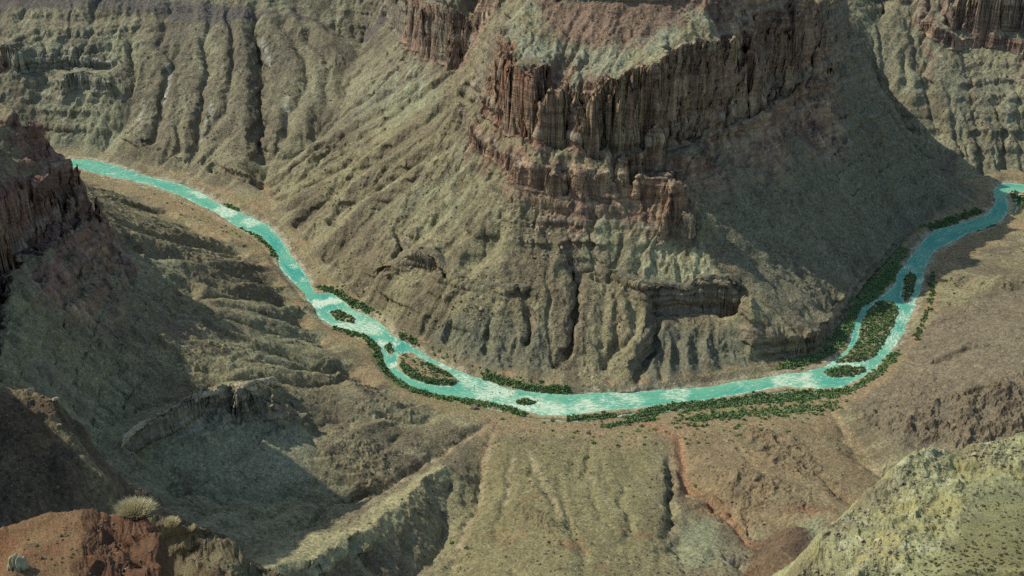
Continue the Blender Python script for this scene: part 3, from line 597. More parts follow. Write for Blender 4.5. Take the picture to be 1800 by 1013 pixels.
# --- the pale rocky hill at the lower right
k4 = 0.5
g4 = Grid(20, 360, 130, 420, 0.8)
crest4 = [(1380,1040,465),(1400,1008,480),(1440,940,500),(1490,905,515),(1512,898,520),(1530,862,530),(1570,825,545),(1605,800,555),(1640,785,562),(1662,795,566),(1684,812,570),(1698,790,578),(1750,778,585),(1810,768,592),(1920,752,602),(2300,720,620),(2900,690,640)]
cw = [Uy(a, b, c * k4) for a, b, c in crest4]
L4 = [[(a, b, c * k4) for a, b, c in crest4], [(1500,1013,455*k4),(1560,960,478*k4),(1620,900,508*k4),(1655,850,535*k4)], [(1580,1030,440*k4),(1700,1000,445*k4),(1820,1000,436*k4),(1940,1000,430*k4)],
      [(1690,900,502*k4),(1800,890,500*k4),(1920,880,500*k4)], [(1680,838,552*k4),(1760,830,553*k4),(1900,820,556*k4)],
      [tuple(q + np.array([-9, 9, -22])) + (0,) for q in cw], [tuple(q + np.array([-45, 55, -170])) + (0,) for q in cw], [world(20,130,560),world(20,420,420),world(240,420,420)]]
def rough4(x, y, z, s):
    q = g4.sample(x, y, rz4)
    h = fbm(x, y, 14, 3, 41, ridged=True) * 1.5 + fbm(x, y, 4.5, 5, 42, ridged=True, g=.6) * 1.0 + np.maximum(vnoise(x, y, 1.5, 43), 0) * 0.8 + np.maximum(vnoise(x, y, .8, 40), 0) * 0.5
    z = z + q * h + (1 - q) * fbm(x, y, 9, 4, 44) * 0.5
    return x + q * fbm(x, y, 5, 2, 45) * 0.8, y + q * fbm(x, y, 5, 2, 46) * 0.8, z
def col4(x, y, z, s):
    q = np.clip(g4.sample(x, y, rz4) + fbm(x, y, 6, 3, 47) * .35, 0, 1); n = fbm(x, y, 5, 4, 48); m = fbm(x, y, 30, 3, 49)
    c = np.empty(x.shape + (3,), np.float32); c[:] = (0.245, 0.212, 0.10); c = mix(c, (0.21, 0.205, 0.11), sstep(-.2, .5, m)); c = mix(c, (0.20, 0.18, 0.11), sstep(.1, .6, n) * .7)
    r = np.empty_like(c); r[:] = (0.325, 0.308, 0.165); r = mix(r, (0.215, 0.205, 0.115), sstep(.0, .5, fbm(x, y, 2.6, 3, 50))); r = mix(r, (0.42, 0.40, 0.26), sstep(.25, .55, fbm(x, y, 3.2, 3, 51))); r = mix(r, (0.34, 0.295, 0.14), sstep(.1, .5, fbm(x, y, 9, 3, 52)))
    b = g4.sample(x, y, brn4); r = mix(r, (0.19, 0.14, 0.09), b * .8)
    c = c + (r - c) * q[..., None]
    return np.concatenate([c, (q * 0)[..., None]], -1)
# rocky belt along the crest
d4, _ = dist_line(g4.X, g4.Y, np.array(cw), 60)
bl = np.array([Uy(1450, 1040, 440 * k4), Uy(1520, 980, 468 * k4), Uy(1570, 930, 492 * k4), Uy(1610, 870, 525 * k4), Uy(1640, 830, 548 * k4), Uy(1660, 808, 560 * k4), Uy(1745, 805, 572 * k4), Uy(1840, 796, 578 * k4), Uy(1920, 785, 588 * k4)])
db, _ = dist_line(g4.X, g4.Y, bl, 60)
rz4 = blur(np.clip(sstep(26, 12, np.minimum(d4, db * 1.5)), 0, 1).astype(np.float32), 3)
brn4 = np.zeros_like(rz4)
for px, py, yy, r in [(1692,806,572,5),(1515,885,525,6),(1450,925,505,5),(1400,1005,481,6),(1550,860,535,4)]:
    q = Uy(px, py, yy * k4); brn4 = np.maximum(brn4, np.exp(-((g4.X - q[0]) ** 2 + (g4.Y - q[1]) ** 2) / r ** 2))
brn4 = brn4.astype(np.float32)
M_near = ground_mat('near_ground', 0.12, 0.9, 0.4)
S4 = patch('hill', g4, L4, np.concatenate([np.linspace(.2, .5, 750 if not LOW else 400), np.linspace(.5, 1.2, 120)[1:]]), 170, 330, 700 if not LOW else 400, 0.8, rough4, col4, M_near)
# --- the red earth mound at the lower left and the brown spur behind it
k3 = 1 / 6.0
g3m = Grid(-90, 10, 40, 190, 0.4)
crest3 = [(-60,960,520),(-20,932,530),(0,924,535),(30,912,538),(60,904,540),(100,894,543),(140,893,545),(190,899,545),(235,903,546),(262,912,542),(272,935,522),(280,975,505),(288,1030,480)]
c3w = [Uy(a, b, c * k3) for a, b, c in crest3]
tail3 = [(235,898,640),(300,925,640),(340,932,640),(400,955,635),(445,985,630),(480,1000,628),(530,1040,620)]
t3w = [Uy(a, b, c * k3) for a, b, c in tail3]
L3 = [[(a, b, c * k3) for a, b, c in crest3], [(140,893,545*k3),(142,940,520*k3),(132,1000,482*k3),(130,1040,460*k3)], [(40,950,510*k3),(20,1000,480*k3),(0,1040,455*k3)], [(-60,1000,480*k3),(-60,1040,460*k3)],
      [(200,945,532*k3),(205,1000,498*k3)], [(240,985,515*k3),(238,1040,475*k3)],
      [tuple(q + np.array([0.5, 2.2, -7])) + (0,) for q in c3w[:-2]], [tuple(q + np.array([0, 8, -40])) + (0,) for q in c3w[:7]],
      [(a, b, c * k3) for a, b, c in tail3], [(330,985,600*k3),(400,1010,590*k3),(470,1040,585*k3)],
      [tuple(q + np.array([1, 4, -10])) + (0,) for q in t3w], [tuple(q + np.array([4, 35, -170])) + (0,) for q in t3w], [world(-90,190,600),world(10,190,600)], [world(10,60,780),world(10,190,600)]]
def rough3(x, y, z, s):
    dark = g3m.sample(x, y, dk3)
    h = fbm(x, y, 6, 3, 61) * 0.5 + fbm(x, y, 1.8, 5, 62, g=.6) * 0.34 + np.maximum(vnoise(x, y, .35, 68) - .2, 0) * .14
    h = h + dark * (fbm(x, y, 2.6, 5, 63, ridged=True, g=.6) * 1.4 + np.maximum(vnoise(x, y, .7, 64), 0) * .35)
    t = g3m.sample(x, y, tl3); h = h + t * (fbm(x, y, 4, 5, 69, ridged=True, g=.62) * 1.6 + np.maximum(vnoise(x, y, .8, 70), 0) * .4)
    return x + (dark + t) * fbm(x + z, y - z, 1.6, 4, 65) * .7, y + (dark + t) * fbm(x - z, y + z, 1.5, 4, 74) * .9, z + h * .8
def col3(x, y, z, s):
    n = fbm(x, y, 3, 4, 66); m = fbm(x, y, 0.9, 3, 67); t = g3m.sample(x, y, tl3); dark = g3m.sample(x, y, dk3)
    c = np.empty(x.shape + (3,), np.float32); c[:] = (0.20, 0.115, 0.062); c = mix(c, (0.215, 0.10, 0.057), sstep(0, .5, n)); c = mix(c, (0.20, 0.135, 0.065), sstep(.1, .6, -n)); c = mix(c, (0.15, 0.105, 0.055), sstep(.25, .6, m) * .8)
    c = mix(c, (0.13, 0.065, 0.042), dark * .85); c = mix(c, (0.185, 0.15, 0.09), t); c = mix(c, (0.15, 0.11, 0.075), t * sstep(0, .5, m))  # the right half's shade is painted in as darker red
    return np.concatenate([c, (n * 0)[..., None]], -1)
dd, _ = dist_line(g3m.X, g3m.Y, np.array(t3w), 40); de, _ = dist_line(g3m.X, g3m.Y, np.array(c3w), 40)
tl3 = blur(((dd < 14) & (dd < de)).astype(np.float32), 4)
pk = [Uy(*p) for p in [(145,900,545*k3),(143,940,520*k3),(132,1040,455*k3),(330,1040,440*k3),(300,940,540*k3),(262,905,545*k3)]]
dk3 = blur(inpoly(g3m.X, g3m.Y, np.array(pk)[:, :2]).astype(np.float32), 4)
S3 = patch('mound', g3m, L3, np.linspace(-.52, -.14, 700 if not LOW else 400), 62, 150, 700 if not LOW else 400, 0.4, rough3, col3, M_near2 := ground_mat('earth', 0.05, 0.9, 0.45))
# --- the dark ridge at the left edge
g2 = Grid(-480, -180, 740, 1080, 2.0)
crest2 = [(-60,655,935),(-30,672,930),(0,684,925),(30,693,922),(52,688,922),(75,692,915),(100,700,910),(108,745,900),(130,780,890),(160,812,880),(180,845,868),(190,880,858),(196,930,848)]
c2w = [Uy(*p) for p in crest2]
L2 = [crest2, [(40,760,885),(90,800,870),(130,850,850),(140,920,835)], [(-40,760,880),(20,850,838),(60,930,810)], [(-120,800,850),(-40,930,800)],
      [tuple(q + np.array([14, 5, -30])) + (0,) for q in c2w], [tuple(q + np.array([50, 30, -110])) + (0,) for q in c2w], [tuple(q + np.array([90, 60, -190])) + (0,) for q in c2w], [world(-480,980,480),world(-455,900,560),world(-440,800,600),world(-430,740,600)],[world(-480,1080,330),world(-400,1080,220),world(-180,1080,130),world(-180,740,140)]]  # includes unseen high ground on the left, added to shade the ridge face
def rough2(x, y, z, s):
    return x + fbm(x, y, 14, 3, 91) * 4, y + fbm(x, y, 14, 3, 92) * 4, z + fbm(x, y, 26, 5, 93, ridged=True, g=.6) * 6 + fbm(x, y, 7, 4, 94) * 2.4
def col2(x, y, z, s):
    n = fbm(x, y, 18, 4, 95); c = np.empty(x.shape + (3,), np.float32); c[:] = (0.145, 0.10, 0.07); c = mix(c, (0.18, 0.125, 0.08), sstep(0, .5, n)); c = mix(c, (0.10, 0.08, 0.06), sstep(.1, .6, -n))
    d, _ = dist_line(x, y, np.array(c2w), 40); c = mix(c, (0.25, 0.195, 0.115), sstep(16, 3, d) * sstep(-.3, .2, n) * .75)  # sunlight on the crest painted as a tawny strip
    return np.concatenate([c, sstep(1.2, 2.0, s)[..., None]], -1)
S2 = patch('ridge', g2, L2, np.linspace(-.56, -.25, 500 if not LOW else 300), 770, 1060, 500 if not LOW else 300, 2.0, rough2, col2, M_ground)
print('near', time.time() - T0)
# ------------------------------------------------------------------ standing and lying things
def zmain(x, y):
    x = np.atleast_1d(x); y = np.atleast_1d(y); c = np.clip(np.rint(np.interp(x / y, us, np.arange(len(us)))).astype(int), 0, len(us) - 1)
    return np.array([np.interp(yy, Y[:, k], z[:, k]) for yy, k in zip(y, c)])
def land(px, py):
    q = G.hit(px, py, Z); q[:, 2] = zmain(q[:, 0], q[:, 1]); return q
def rand_in(poly, n):
    p = np.array(poly, float); lo, hi = p.min(0), p.max(0); out = np.empty((0, 2))
    while len(out) < n:
        q = lo + rng.random((n * 3, 2)) * (hi - lo); out = np.vstack([out, q[inpoly(q[:, 0], q[:, 1], p)]])
    return out[:n]
def ico(sub):
    import bmesh
    b = bmesh.new(); bmesh.ops.create_icosphere(b, subdivisions=sub, radius=1.0)
    v = np.array([q.co[:] for q in b.verts]); f = np.array([[w_.index for w_ in q.verts] for q in b.faces]); b.free(); return v, f
I1, I2, I3 = ico(1), ico(2), ico(3)
def mesh_from(name, V, Fc, smooth=False, cols=None):
    me = bpy.data.meshes.new(name); k = Fc.shape[1]
    me.vertices.add(len(V)); me.vertices.foreach_set('co', np.ascontiguousarray(V, np.float32).ravel())
    me.loops.add(Fc.size); me.loops.foreach_set('vertex_index', np.ascontiguousarray(Fc, np.int32).ravel())
    me.polygons.add(len(Fc)); me.polygons.foreach_set('loop_start', np.arange(0, Fc.size, k, dtype=np.int32)); me.update(calc_edges=True)
    me.polygons.foreach_set('use_smooth', np.full(len(Fc), smooth))
    if cols is not None:
        a = me.color_attributes.new('tint', 'FLOAT_COLOR', 'POINT'); a.data.foreach_set('color', np.concatenate([cols, np.ones((len(cols), 1))], 1).astype(np.float32).ravel())
    return me
def rock_verts(r, base=None, sharp=0.35):
    v, f = base or I2; v = v.copy()
    for _ in range(15):                                     # chop with random planes: flat broken faces
        n = r.standard_normal(3); n /= np.linalg.norm(n); d = 0.38 + 0.45 * r.random(); e = v @ n - d; v -= np.outer(np.maximum(e, 0), n)
    v *= np.array([1, 0.7 + .5 * r.random(), 0.55 + .4 * r.random()]); return v * (1 + r.normal(0, .03, (len(v), 1))), f
def clump_verts(r, lobes, base=None):
    Vs, Fs = [], []; n = 0
    for k in range(lobes):
        v, f = base or I2; v = v * (1 + r.normal(0, .22, (len(v), 1))); s_ = (0.45 + .3 * r.random()) if lobes > 1 else 1
        o = np.array([r.normal(0, .42), r.normal(0, .42), 0.25 + .35 * r.random()]) if lobes > 1 else np.array([0, 0, .4])
        Vs.append(v * s_ * np.array([1, 1, .85]) + o); Fs.append(f + n); n += len(v)
    return np.vstack(Vs), np.vstack(Fs)
def leafy(r, n, size=.22):
    """many small leaf faces through the volume of a low dome"""
    d = r.standard_normal((n, 3)); d /= np.linalg.norm(d, axis=1)[:, None]; d[:, 2] = np.abs(d[:, 2]); rad = r.random(n) ** .4
    lump = 1 + .25 * np.sin(3 * np.arctan2(d[:, 1], d[:, 0]) + r.random() * 6)
    c = d * (rad * lump)[:, None] * np.array([1, 1, .85]) + np.array([0, 0, .05]); a = r.standard_normal((n, 3)); a /= np.linalg.norm(a, axis=1)[:, None]
    b = np.cross(a, r.standard_normal((n, 3))); b /= np.linalg.norm(b, axis=1)[:, None]; sz = size * (.6 + .8 * r.random((n, 1)))
    V = np.stack([c + a * sz, c - a * sz * .5 + b * sz * .7, c - a * sz * .5 - b * sz * .7], 1).reshape(-1, 3)
    return V, np.arange(n * 3).reshape(n, 3)
def plain_mat(name, c0, c1, sc, rough=.9, rand=.25):
    T = NT(name); T.b.inputs['Roughness'].default_value = rough; T.b.inputs['Specular IOR Level'].default_value = 0.2
    g_ = T.n('ShaderNodeNewGeometry'); n_ = T.n('ShaderNodeTexNoise', i_Scale=sc, i_Detail=4.0, i_Roughness=.7); T.l(g_.outputs['Position'], n_.inputs['Vector'])
    r_ = T.n('ShaderNodeMapRange', i_1=.32, i_2=.68); T.l(n_.outputs[0], r_.inputs[0]); m_ = T.n('ShaderNodeMix', data_type='RGBA'); m_.inputs[6].default_value = c0 + (1,); m_.inputs[7].default_value = c1 + (1,); T.l(r_.outputs[0], m_.inputs[0])
    oi = T.n('ShaderNodeObjectInfo'); rr = T.n('ShaderNodeMapRange', i_3=1 - rand, i_4=1 + rand); T.l(oi.outputs['Random'], rr.inputs[0]); s_ = T.n('ShaderNodeVectorMath', operation='SCALE'); T.l(m_.outputs[2], s_.inputs[0]); T.l(rr.outputs[0], s_.inputs['Scale']); T.l(s_.outputs[0], T.b.inputs['Base Color'])
    return T.m
M_green = plain_mat('tamarisk_leaves', (0.095, 0.175, 0.062), (0.23, 0.31, 0.13), .14)
M_scrub = plain_mat('desert_scrub', (0.085, 0.09, 0.045), (0.15, 0.145, 0.075), 1.5)
M_stone = plain_mat('boulder_stone', (0.24, 0.20, 0.14), (0.39, 0.33, 0.24), .35)
M_dstone = plain_mat('brown_stone', (0.16, 0.12, 0.085), (0.27, 0.21, 0.14), .35)
M_pale = plain_mat('pale_limestone', (0.26, 0.23, 0.14), (0.42, 0.38, 0.25), .9)
M_straw = plain_mat('dry_straw', (0.40, 0.34, 0.18), (0.74, 0.66, 0.42), 4.0)
def thing(name, me, loc, label, cat, group=None, s=1.0, rot=None, tilt=0):
    o = bpy.data.objects.new(name, me); COL.objects.link(o); o.location = loc; o.scale = (s, s, s) if np.isscalar(s) else s
    o.rotation_euler = (tilt * random.uniform(-1, 1), tilt * random.uniform(-1, 1), random.uniform(0, 6.28) if rot is None else rot)
    o['label'] = label; o['category'] = cat
    if group: o['group'] = group
    return o
def protos(fn, n, name, mat):
    out = []
    for k in range(n):
        V, Fc = fn(); me = mesh_from(name, V, Fc); me.materials.append(mat); out.append(me)
    return out
BUSH = protos(lambda: leafy(rng, 170, .26), 5, 'bush', M_green)
SCRUB = protos(lambda: leafy(rng, 60, .30), 5, 'desert_shrub', M_scrub)
ROCK = protos(lambda: rock_verts(rng), 8, 'boulder', M_stone); DROCK = protos(lambda: rock_verts(rng), 6, 'boulder', M_dstone); PROCK = protos(lambda: rock_verts(rng), 6, 'boulder', M_pale)

# green thickets along the water: one mass each
def strip(pix, width, n, smin=2.0, smax=3.9):
    P = land([p[0] for p in pix], [p[1] for p in pix])[:, :2]; Ls = np.r_[0, np.cumsum(np.hypot(*np.diff(P, axis=0).T))]; n = int(n * 2.1); t = rng.random(n) * Ls[-1]
    x = np.interp(t, Ls, P[:, 0]) + rng.normal(0, width * .5, n); y = np.interp(t, Ls, P[:, 1]) + rng.normal(0, width * .5, n)
    return np.stack([x, y], 1), (smin + (smax - smin) * rng.random(n) ** 1.5) * .8
def inside(pix, n, smin=1.9, smax=3.6):
    P = np.array([Uz(a, b, 1)[:2] for a, b in pix]); q = rand_in(P, int(n * 2.1)); n = len(q); return q, (smin + (smax - smin) * rng.random(n) ** 1.5) * .8
def thicket(parts_):
    q = np.vstack([p[0] for p in parts_]); s_ = np.concatenate([p[1] for p in parts_])
    sd = sd_river(q[:, 0], q[:, 1]); zz_ = zmain(q[:, 0], q[:, 1]); k = (sd < -0.6) & (zz_ < 16); q, s_, zz_ = q[k], s_[k], zz_[k]
    Vs, Fs, n = [], [], 0
    for (a, b), c, h in zip(q, s_, zz_):
        V, Fc = leafy(rng, 30, .55); Vs.append(V * np.array([c, c, c * (.75 + .5 * rng.random())]) + np.array([a, b, h - .15])); Fs.append(Fc + n); n += len(V)
    me = mesh_from('thicket', np.vstack(Vs), np.vstack(Fs)); return add('thicket', me, M_green, 'stuff')
thicket([strip([(692,668),(725,688),(780,702),(840,711),(890,722),(920,731)], 5, 260), strip([(700,676),(760,700)], 4, 40)])
thicket([strip([(560,509),(585,512),(620,532),(650,549)], 5, 120), strip([(700,590),(735,605)], 4, 20), strip([(850,662),(910,680),(960,688),(1000,690)], 4, 170)])
thicket([strip([(1100,735),(1150,726),(1200,716),(1290,708),(1380,695),(1450,693),(1500,685),(1540,660),(1575,622)], 7, 520), strip([(1210,722),(1330,706),(1430,700),(1480,694)], 9, 260), strip([(1000,738),(1080,733)], 4, 70), strip([(1060,752),(1110,742),(1150,738)], 5, 60), strip([(1200,740),(1300,728),(1400,722),(1470,712)], 14, 150), strip([(1230,735),(1290,732)], 6, 50)])
thicket([strip([(1375,648),(1430,632),(1470,612),(1492,578),(1500,548),(1540,515),(1566,490),(1575,465)], 8, 480), strip([(1460,600),(1500,540),(1545,490),(1590,440)], 10, 260)])
thicket([strip([(395,362),(420,372)], 3, 20), strip([(425,403),(455,420),(478,442),(488,460)], 4, 110)])
thicket([strip([(590,580),(640,596),(664,618),(672,645),(688,664)], 5, 210)])
thicket([strip([(1640,440),(1690,415),(1745,400)], 4, 90), strip([(1630,400),(1690,383),(1725,372)], 7, 130), strip([(1785,345),(1800,362)], 9, 90), strip([(1640,480),(1635,540),(1610,600)], 5, 60)])
thicket([inside(ISL[0], 40), strip([(706,640),(725,660),(760,672),(800,674)], 5, 170), inside(ISL[2], 14), inside(ISL[3], 26), inside(ISL[4], 330), inside(ISL[5], 60), inside(ISL[6], 90), strip([(745,640),(790,662)], 3, 40), inside(ISL[1], 90, 1.0, 2.2)])
# single bushes
def scatter_bushes(poly, n, label, group, smin=1.2, smax=2.6, zmax=60):
    q = rand_in(poly, n * 2); w_ = land(q[:, 0], q[:, 1]); sd = sd_river(w_[:, 0], w_[:, 1]); c = 0
    for a in w_[(sd < -2) & (w_[:, 2] < zmax)]:
        if c >= n: break
        s_ = smin + (smax - smin) * rng.random() ** 1.6; thing('bush', BUSH[c % 5], (a[0], a[1], a[2] - .2), label, 'bush', group, s_); c += 1
scatter_bushes([(940,740),(1100,738),(1250,722),(1440,702),(1480,715),(1400,760),(1250,780),(1080,790),(980,765)], 120, 'round green bush on the tan gravel flat along the near side of the river bend', 'bushes on the near gravel flat', 1.3, 3.2)
scatter_bushes([(560,470),(600,500),(700,575),(850,650),(980,678),(900,672),(760,625),(640,550),(560,490)], 55, 'small green bush on the sandy strip at the foot of the front slope', 'bushes on the far sand strip', 1.2, 2.6)
scatter_bushes([(250,335),(330,355),(420,405),(480,455),(440,440),(340,390),(260,350)], 28, 'small bush on the sandy left bank downstream of the dark promontory', 'bushes on the left bank', 1.1, 2.4)
scatter_bushes([(1635,490),(1680,450),(1790,400),(1800,440),(1700,500),(1640,600),(1610,640)], 40, 'dark bush on the pale bank right of the long green island', 'bushes on the right bank', 1.1, 2.4)
for px, py, lab in [(883,738,'dark bush at the mouth of the dry wash below the river bend'),(795,960,'lone bush in the dry wash at the bottom of the picture'),(820,968,'smaller bush beside the lone bush in the dry wash'),(1222,862,'green bush beside the red wash'),(1540,748,'bush on the side of the right hand gully'),(1546,756,'lower of two bushes in the right hand gully'),(1033,804,'bush in the shallow rill on the open near slope')]:
    a = land(px, py)[0]; thing('bush', BUSH[px % 5], (a[0], a[1], a[2] - .2), lab, 'bush', None, 2.6)
# boulders
def scatter_rocks(poly, n, label, group, mats, smin, smax):
    q = rand_in(poly, n); w_ = land(q[:, 0], q[:, 1])
    for c, a in enumerate(w_):
        s_ = smin + (smax - smin) * rng.random() ** 2.2; thing('boulder', mats[c % len(mats)], (a[0], a[1], a[2] + s_ * .15), label, 'boulder', group, s_, tilt=.5)
scatter_rocks([(905,345),(950,340),(1000,420),(985,470),(920,470),(890,400)], 75, 'grey boulder in the rockfall on the middle of the front slope', 'boulders of the front rockfall', ROCK, 1.5, 4.5)
scatter_rocks([(1430,420),(1520,300),(1600,330),(1560,400),(1480,480),(1430,540)], 40, 'pale boulder on the shaded grey talus right of the butte', 'boulders on the shaded talus', ROCK, 1.3, 3.4)
scatter_rocks([(690,500),(790,500),(860,560),(800,590),(700,550)], 30, 'tan boulder on the slope under the overhung ledge', 'boulders under the ledge', ROCK, 1.3, 3.2)
scatter_rocks([(1000,640),(1100,650),(1300,640),(1340,640),(1200,660),(1000,672)], 25, 'brown boulder at the foot of the front cliffs above the sand', 'boulders at the cliff foot', DROCK, 1.2, 3.0)
scatter_rocks([(690,740),(840,745),(700,840),(640,860)], 24, 'grey boulder lying in the dry wash left of the open slope', 'boulders in the dry wash', ROCK, 1.0, 2.4)
scatter_rocks([(1250,760),(1440,770),(1500,830),(1400,860),(1260,820)], 30, 'brown boulder on the reddish slope below the river bend', 'boulders on the reddish slope', DROCK, 1.2, 3.0)
for px, py, s_, me, lab in [(831,719,7.5,ROCK[0],'house-sized tan block standing alone on the near bank below the thicket'),(681,494,8.5,DROCK[1],'upright brown block on the slope left of the overhung ledge'),(723,478,4.5,ROCK[2],'pale block just under the arch of the ledge'),(846,545,5,ROCK[3],'broad tan slab below the right end of the ledge')]:
    a = land(px, py)[0]; thing('boulder', me, (a[0], a[1], a[2] + s_ * .3), lab, 'boulder', None, s_)
c = 0
for a, b in rand_in([(700,600),(760,632),(850,672),(960,700),(1000,720),(930,722),(830,700),(760,650),(640,585),(590,572),(600,560)], 200):
    q = Uz(a, b, 0)
    if sd_river(np.array([q[0]]), np.array([q[1]]))[0] > 2 and c < 70:
        thing('river_rock', (ROCK, DROCK)[c % 2][c % 6], (q[0], q[1], 0.1), 'small rock breaking the white water of the rapids', 'river rock', 'rocks in the rapids', .6 + 1.1 * rng.random() ** 2); c += 1
# rubble on the talus: nobody could count it
q = []
for poly, n in [([(560,250),(880,300),(1100,500),(1100,660),(900,650),(640,540),(500,380)], 5200), ([(1230,330),(1500,130),(1680,330),(1560,430),(1430,560),(1330,540)], 4200), ([(120,60),(640,40),(600,190),(460,300),(200,250)], 2600), ([(600,740),(1180,760),(1500,780),(1500,900),(1250,1010),(600,1010)], 3600), ([(930,0),(1300,0),(1150,120),(1000,140),(900,60)], 1200), ([(1500,60),(1790,110),(1790,300),(1650,250)], 1300), ([(180,420),(420,560),(600,700),(300,680),(60,600)], 2000)]:
    q.append(rand_in(poly, n))
q = np.vstack(q); keep = vnoise(q[:, 0], q[:, 1], 34, 101) + .6 * vnoise(q[:, 0], q[:, 1], 12, 102) + rng.normal(0, .35, len(q)) > .1; w_ = land(*q[keep].T)
Vs, Fs, n = [], [], 0; RB = [rock_verts(rng, I1) for _ in range(12)]
for k, a in enumerate(w_):
    V, Fc = RB[k % 12]; s_ = .6 + 2.3 * rng.random() ** 3.5; an = rng.random() * 6.28; ca, sa = math.cos(an), math.sin(an)
    V = V @ np.array([[ca, sa, 0], [-sa, ca, 0], [0, 0, 1]]) * s_ + np.array([a[0], a[1], a[2] + s_ * .1]); Vs.append(V); Fs.append(Fc + n); n += len(V)
add('rubble', mesh_from('rubble', np.vstack(Vs), np.vstack(Fs)), M_dstone, 'stuff')

# --- on the nearer ground
def on(S, px, py): return surf_hit(S, px, py)
pts = rand_in([(1690,850),(1800,835),(1800,1013),(1560,1013),(1600,960),(1650,890)], 1500)
w_ = np.array([on(S4, a, b) for a, b in pts]); order = np.argsort(w_[:, 1])
for c, k in enumerate(order[:240]):
    a = w_[k]; thing('desert_shrub', SCRUB[c % 5], (a[0], a[1], a[2] - .05), 'low dark shrub dotting the ochre side of the near right hill', 'desert shrub', 'shrubs on the near right hill', .16 + .36 * rng.random() ** 1.8)
Vs, Fs, n = [], [], 0
for k in order[240:]:
    V, Fc = leafy(rng, 40, .32); a = w_[k]; V = V * (.10 + .3 * rng.random() ** 2) + a; Vs.append(V); Fs.append(Fc + n); n += len(V)
add('scrub', mesh_from('scrub', np.vstack(Vs), np.vstack(Fs)), M_scrub, 'stuff')
pts = rand_in([(1420,985),(1500,915),(1535,870),(1610,805),(1645,795),(1660,830),(1620,900),(1560,960),(1480,1010),(1410,1013)], 75)
for c, (px, py) in enumerate(pts):
    a = on(S4, px, py); s_ = .35 + 1.0 * rng.random() ** 2; thing('boulder', PROCK[c % 6], (a[0], a[1], a[2] + s_ * .2), 'pale limestone block among the broken rocks on the crest of the near right hill', 'boulder', 'pale blocks on the near right hill', s_, tilt=.6)
pts = rand_in([(1700,800),(1800,780),(1800,815),(1700,830)], 25)
for c, (px, py) in enumerate(pts):
    a = on(S4, px, py); s_ = .4 + 1.0 * rng.random() ** 2; thing('boulder', PROCK[c % 6], (a[0], a[1], a[2] + s_ * .2), 'pale limestone block on the second, farther knob of the near right hill', 'boulder', 'pale blocks on the farther knob', s_, tilt=.6)
for c, (px, py) in enumerate(rand_in([(20,930),(100,898),(140,905),(135,985),(70,1000),(50,960)], 42)):
    a = on(S3, px, py); thing('desert_shrub', SCRUB[c % 5], tuple(a), 'tiny dark tuft on the orange earth of the red mound', 'desert shrub', 'tufts on the red mound', .09 + .08 * rng.random())
def blades(r, n, ln, wd, spread):
    """a dry bush: fine upright twigs fanning out from one root"""
    V = []
    for k in range(n):
        an = r.random() * 6.28; t = spread * r.random() ** .6; d = np.array([math.cos(an) * t, math.sin(an) * t, 1.0]); d /= np.linalg.norm(d); L_ = ln * (.55 + .45 * r.random())
        s_ = np.cross(d, r.standard_normal(3)); s_ /= np.linalg.norm(s_); o = np.array([math.cos(an), math.sin(an), 0]) * t * ln * .28
        for f0 in (0.0, .45, .7):
            dd_ = d + r.normal(0, .16, 3); p0 = o + d * L_ * f0; p1 = p0 + dd_ * L_ * (1 - f0) * 1.0
            V += [p0 + s_ * wd, p0 - s_ * wd, p1]
    V = np.array(V); return V, np.arange(len(V)).reshape(-1, 3)
def dry_bush(S, px, py, size, label, sx=1.0):
    a = on(S, px, py); o = bpy.data.objects.new('dry_bush', None); COL.objects.link(o); o.location = (a[0], a[1], a[2] - .05); o['label'] = label; o['category'] = 'dry bush'
    V, Fc = blades(rng, 1500, size * .85, size * .010, 1.3); V[:, 0] *= sx; add('twigs', mesh_from('twigs', V, Fc), M_straw, None, o)
    V, Fc = leafy(rng, 1500, .06); add('foliage', mesh_from('foliage', V * np.array([size * .62 * sx, size * .6, size * .55]), Fc), M_straw, None, o)
dry_bush(S3, 238, 903, 1.5, 'large straw-coloured dry bush behind the crest of the red mound', 1.3)
dry_bush(S3, 303, 922, .95, 'small straw-coloured dry bush on the brown spur beside the red mound')
dry_bush(S2, 158, 818, 10.5, 'pale tawny bush at the right edge of the dark left ridge')
# the pale rock at the lower left corner: several lichen-pale lumps grown together
Vs, Fs, n = [], [], 0
a0 = on(S3, 34, 1000)
for ox, oz, sx, sz in [(-.30,.34,.17,.30),(-.10,.46,.13,.27),(.10,.40,.16,.30),(.27,.22,.17,.34),(.02,.10,.20,.22),(-.24,-.02,.22,.20),(.22,-.12,.22,.20),(-.02,-.22,.26,.18),(-.46,.05,.16,.22)]:
    V, Fc = I3; V = V * (1 + .16 * fbm(V[:, 0] * 3 + ox * 9, V[:, 1] * 3 + V[:, 2] * 4, 1.6, 4, 191))[:, None]; V = V - np.outer(np.maximum(V @ np.array([.5, -.6, .62]) - .62, 0), np.array([.5, -.6, .62])); V = V / np.abs(V).max(0) * np.array([sx, .36, sz]) + np.array([ox, rng.normal(0, .08), oz]); Vs.append(V); Fs.append(Fc + n); n += len(V)
me = mesh_from('rock', np.vstack(Vs) * 1.5 * np.array([.9, 1, 1.15]), np.vstack(Fs)); me.materials.append(plain_mat('lichen_rock', (0.27, 0.24, 0.15), (0.46, 0.42, 0.27), 2.6)); thing('rock', me, tuple(a0), 'whitish knobbly rock at the bottom left corner on the red mound', 'rock', rot=0.0)
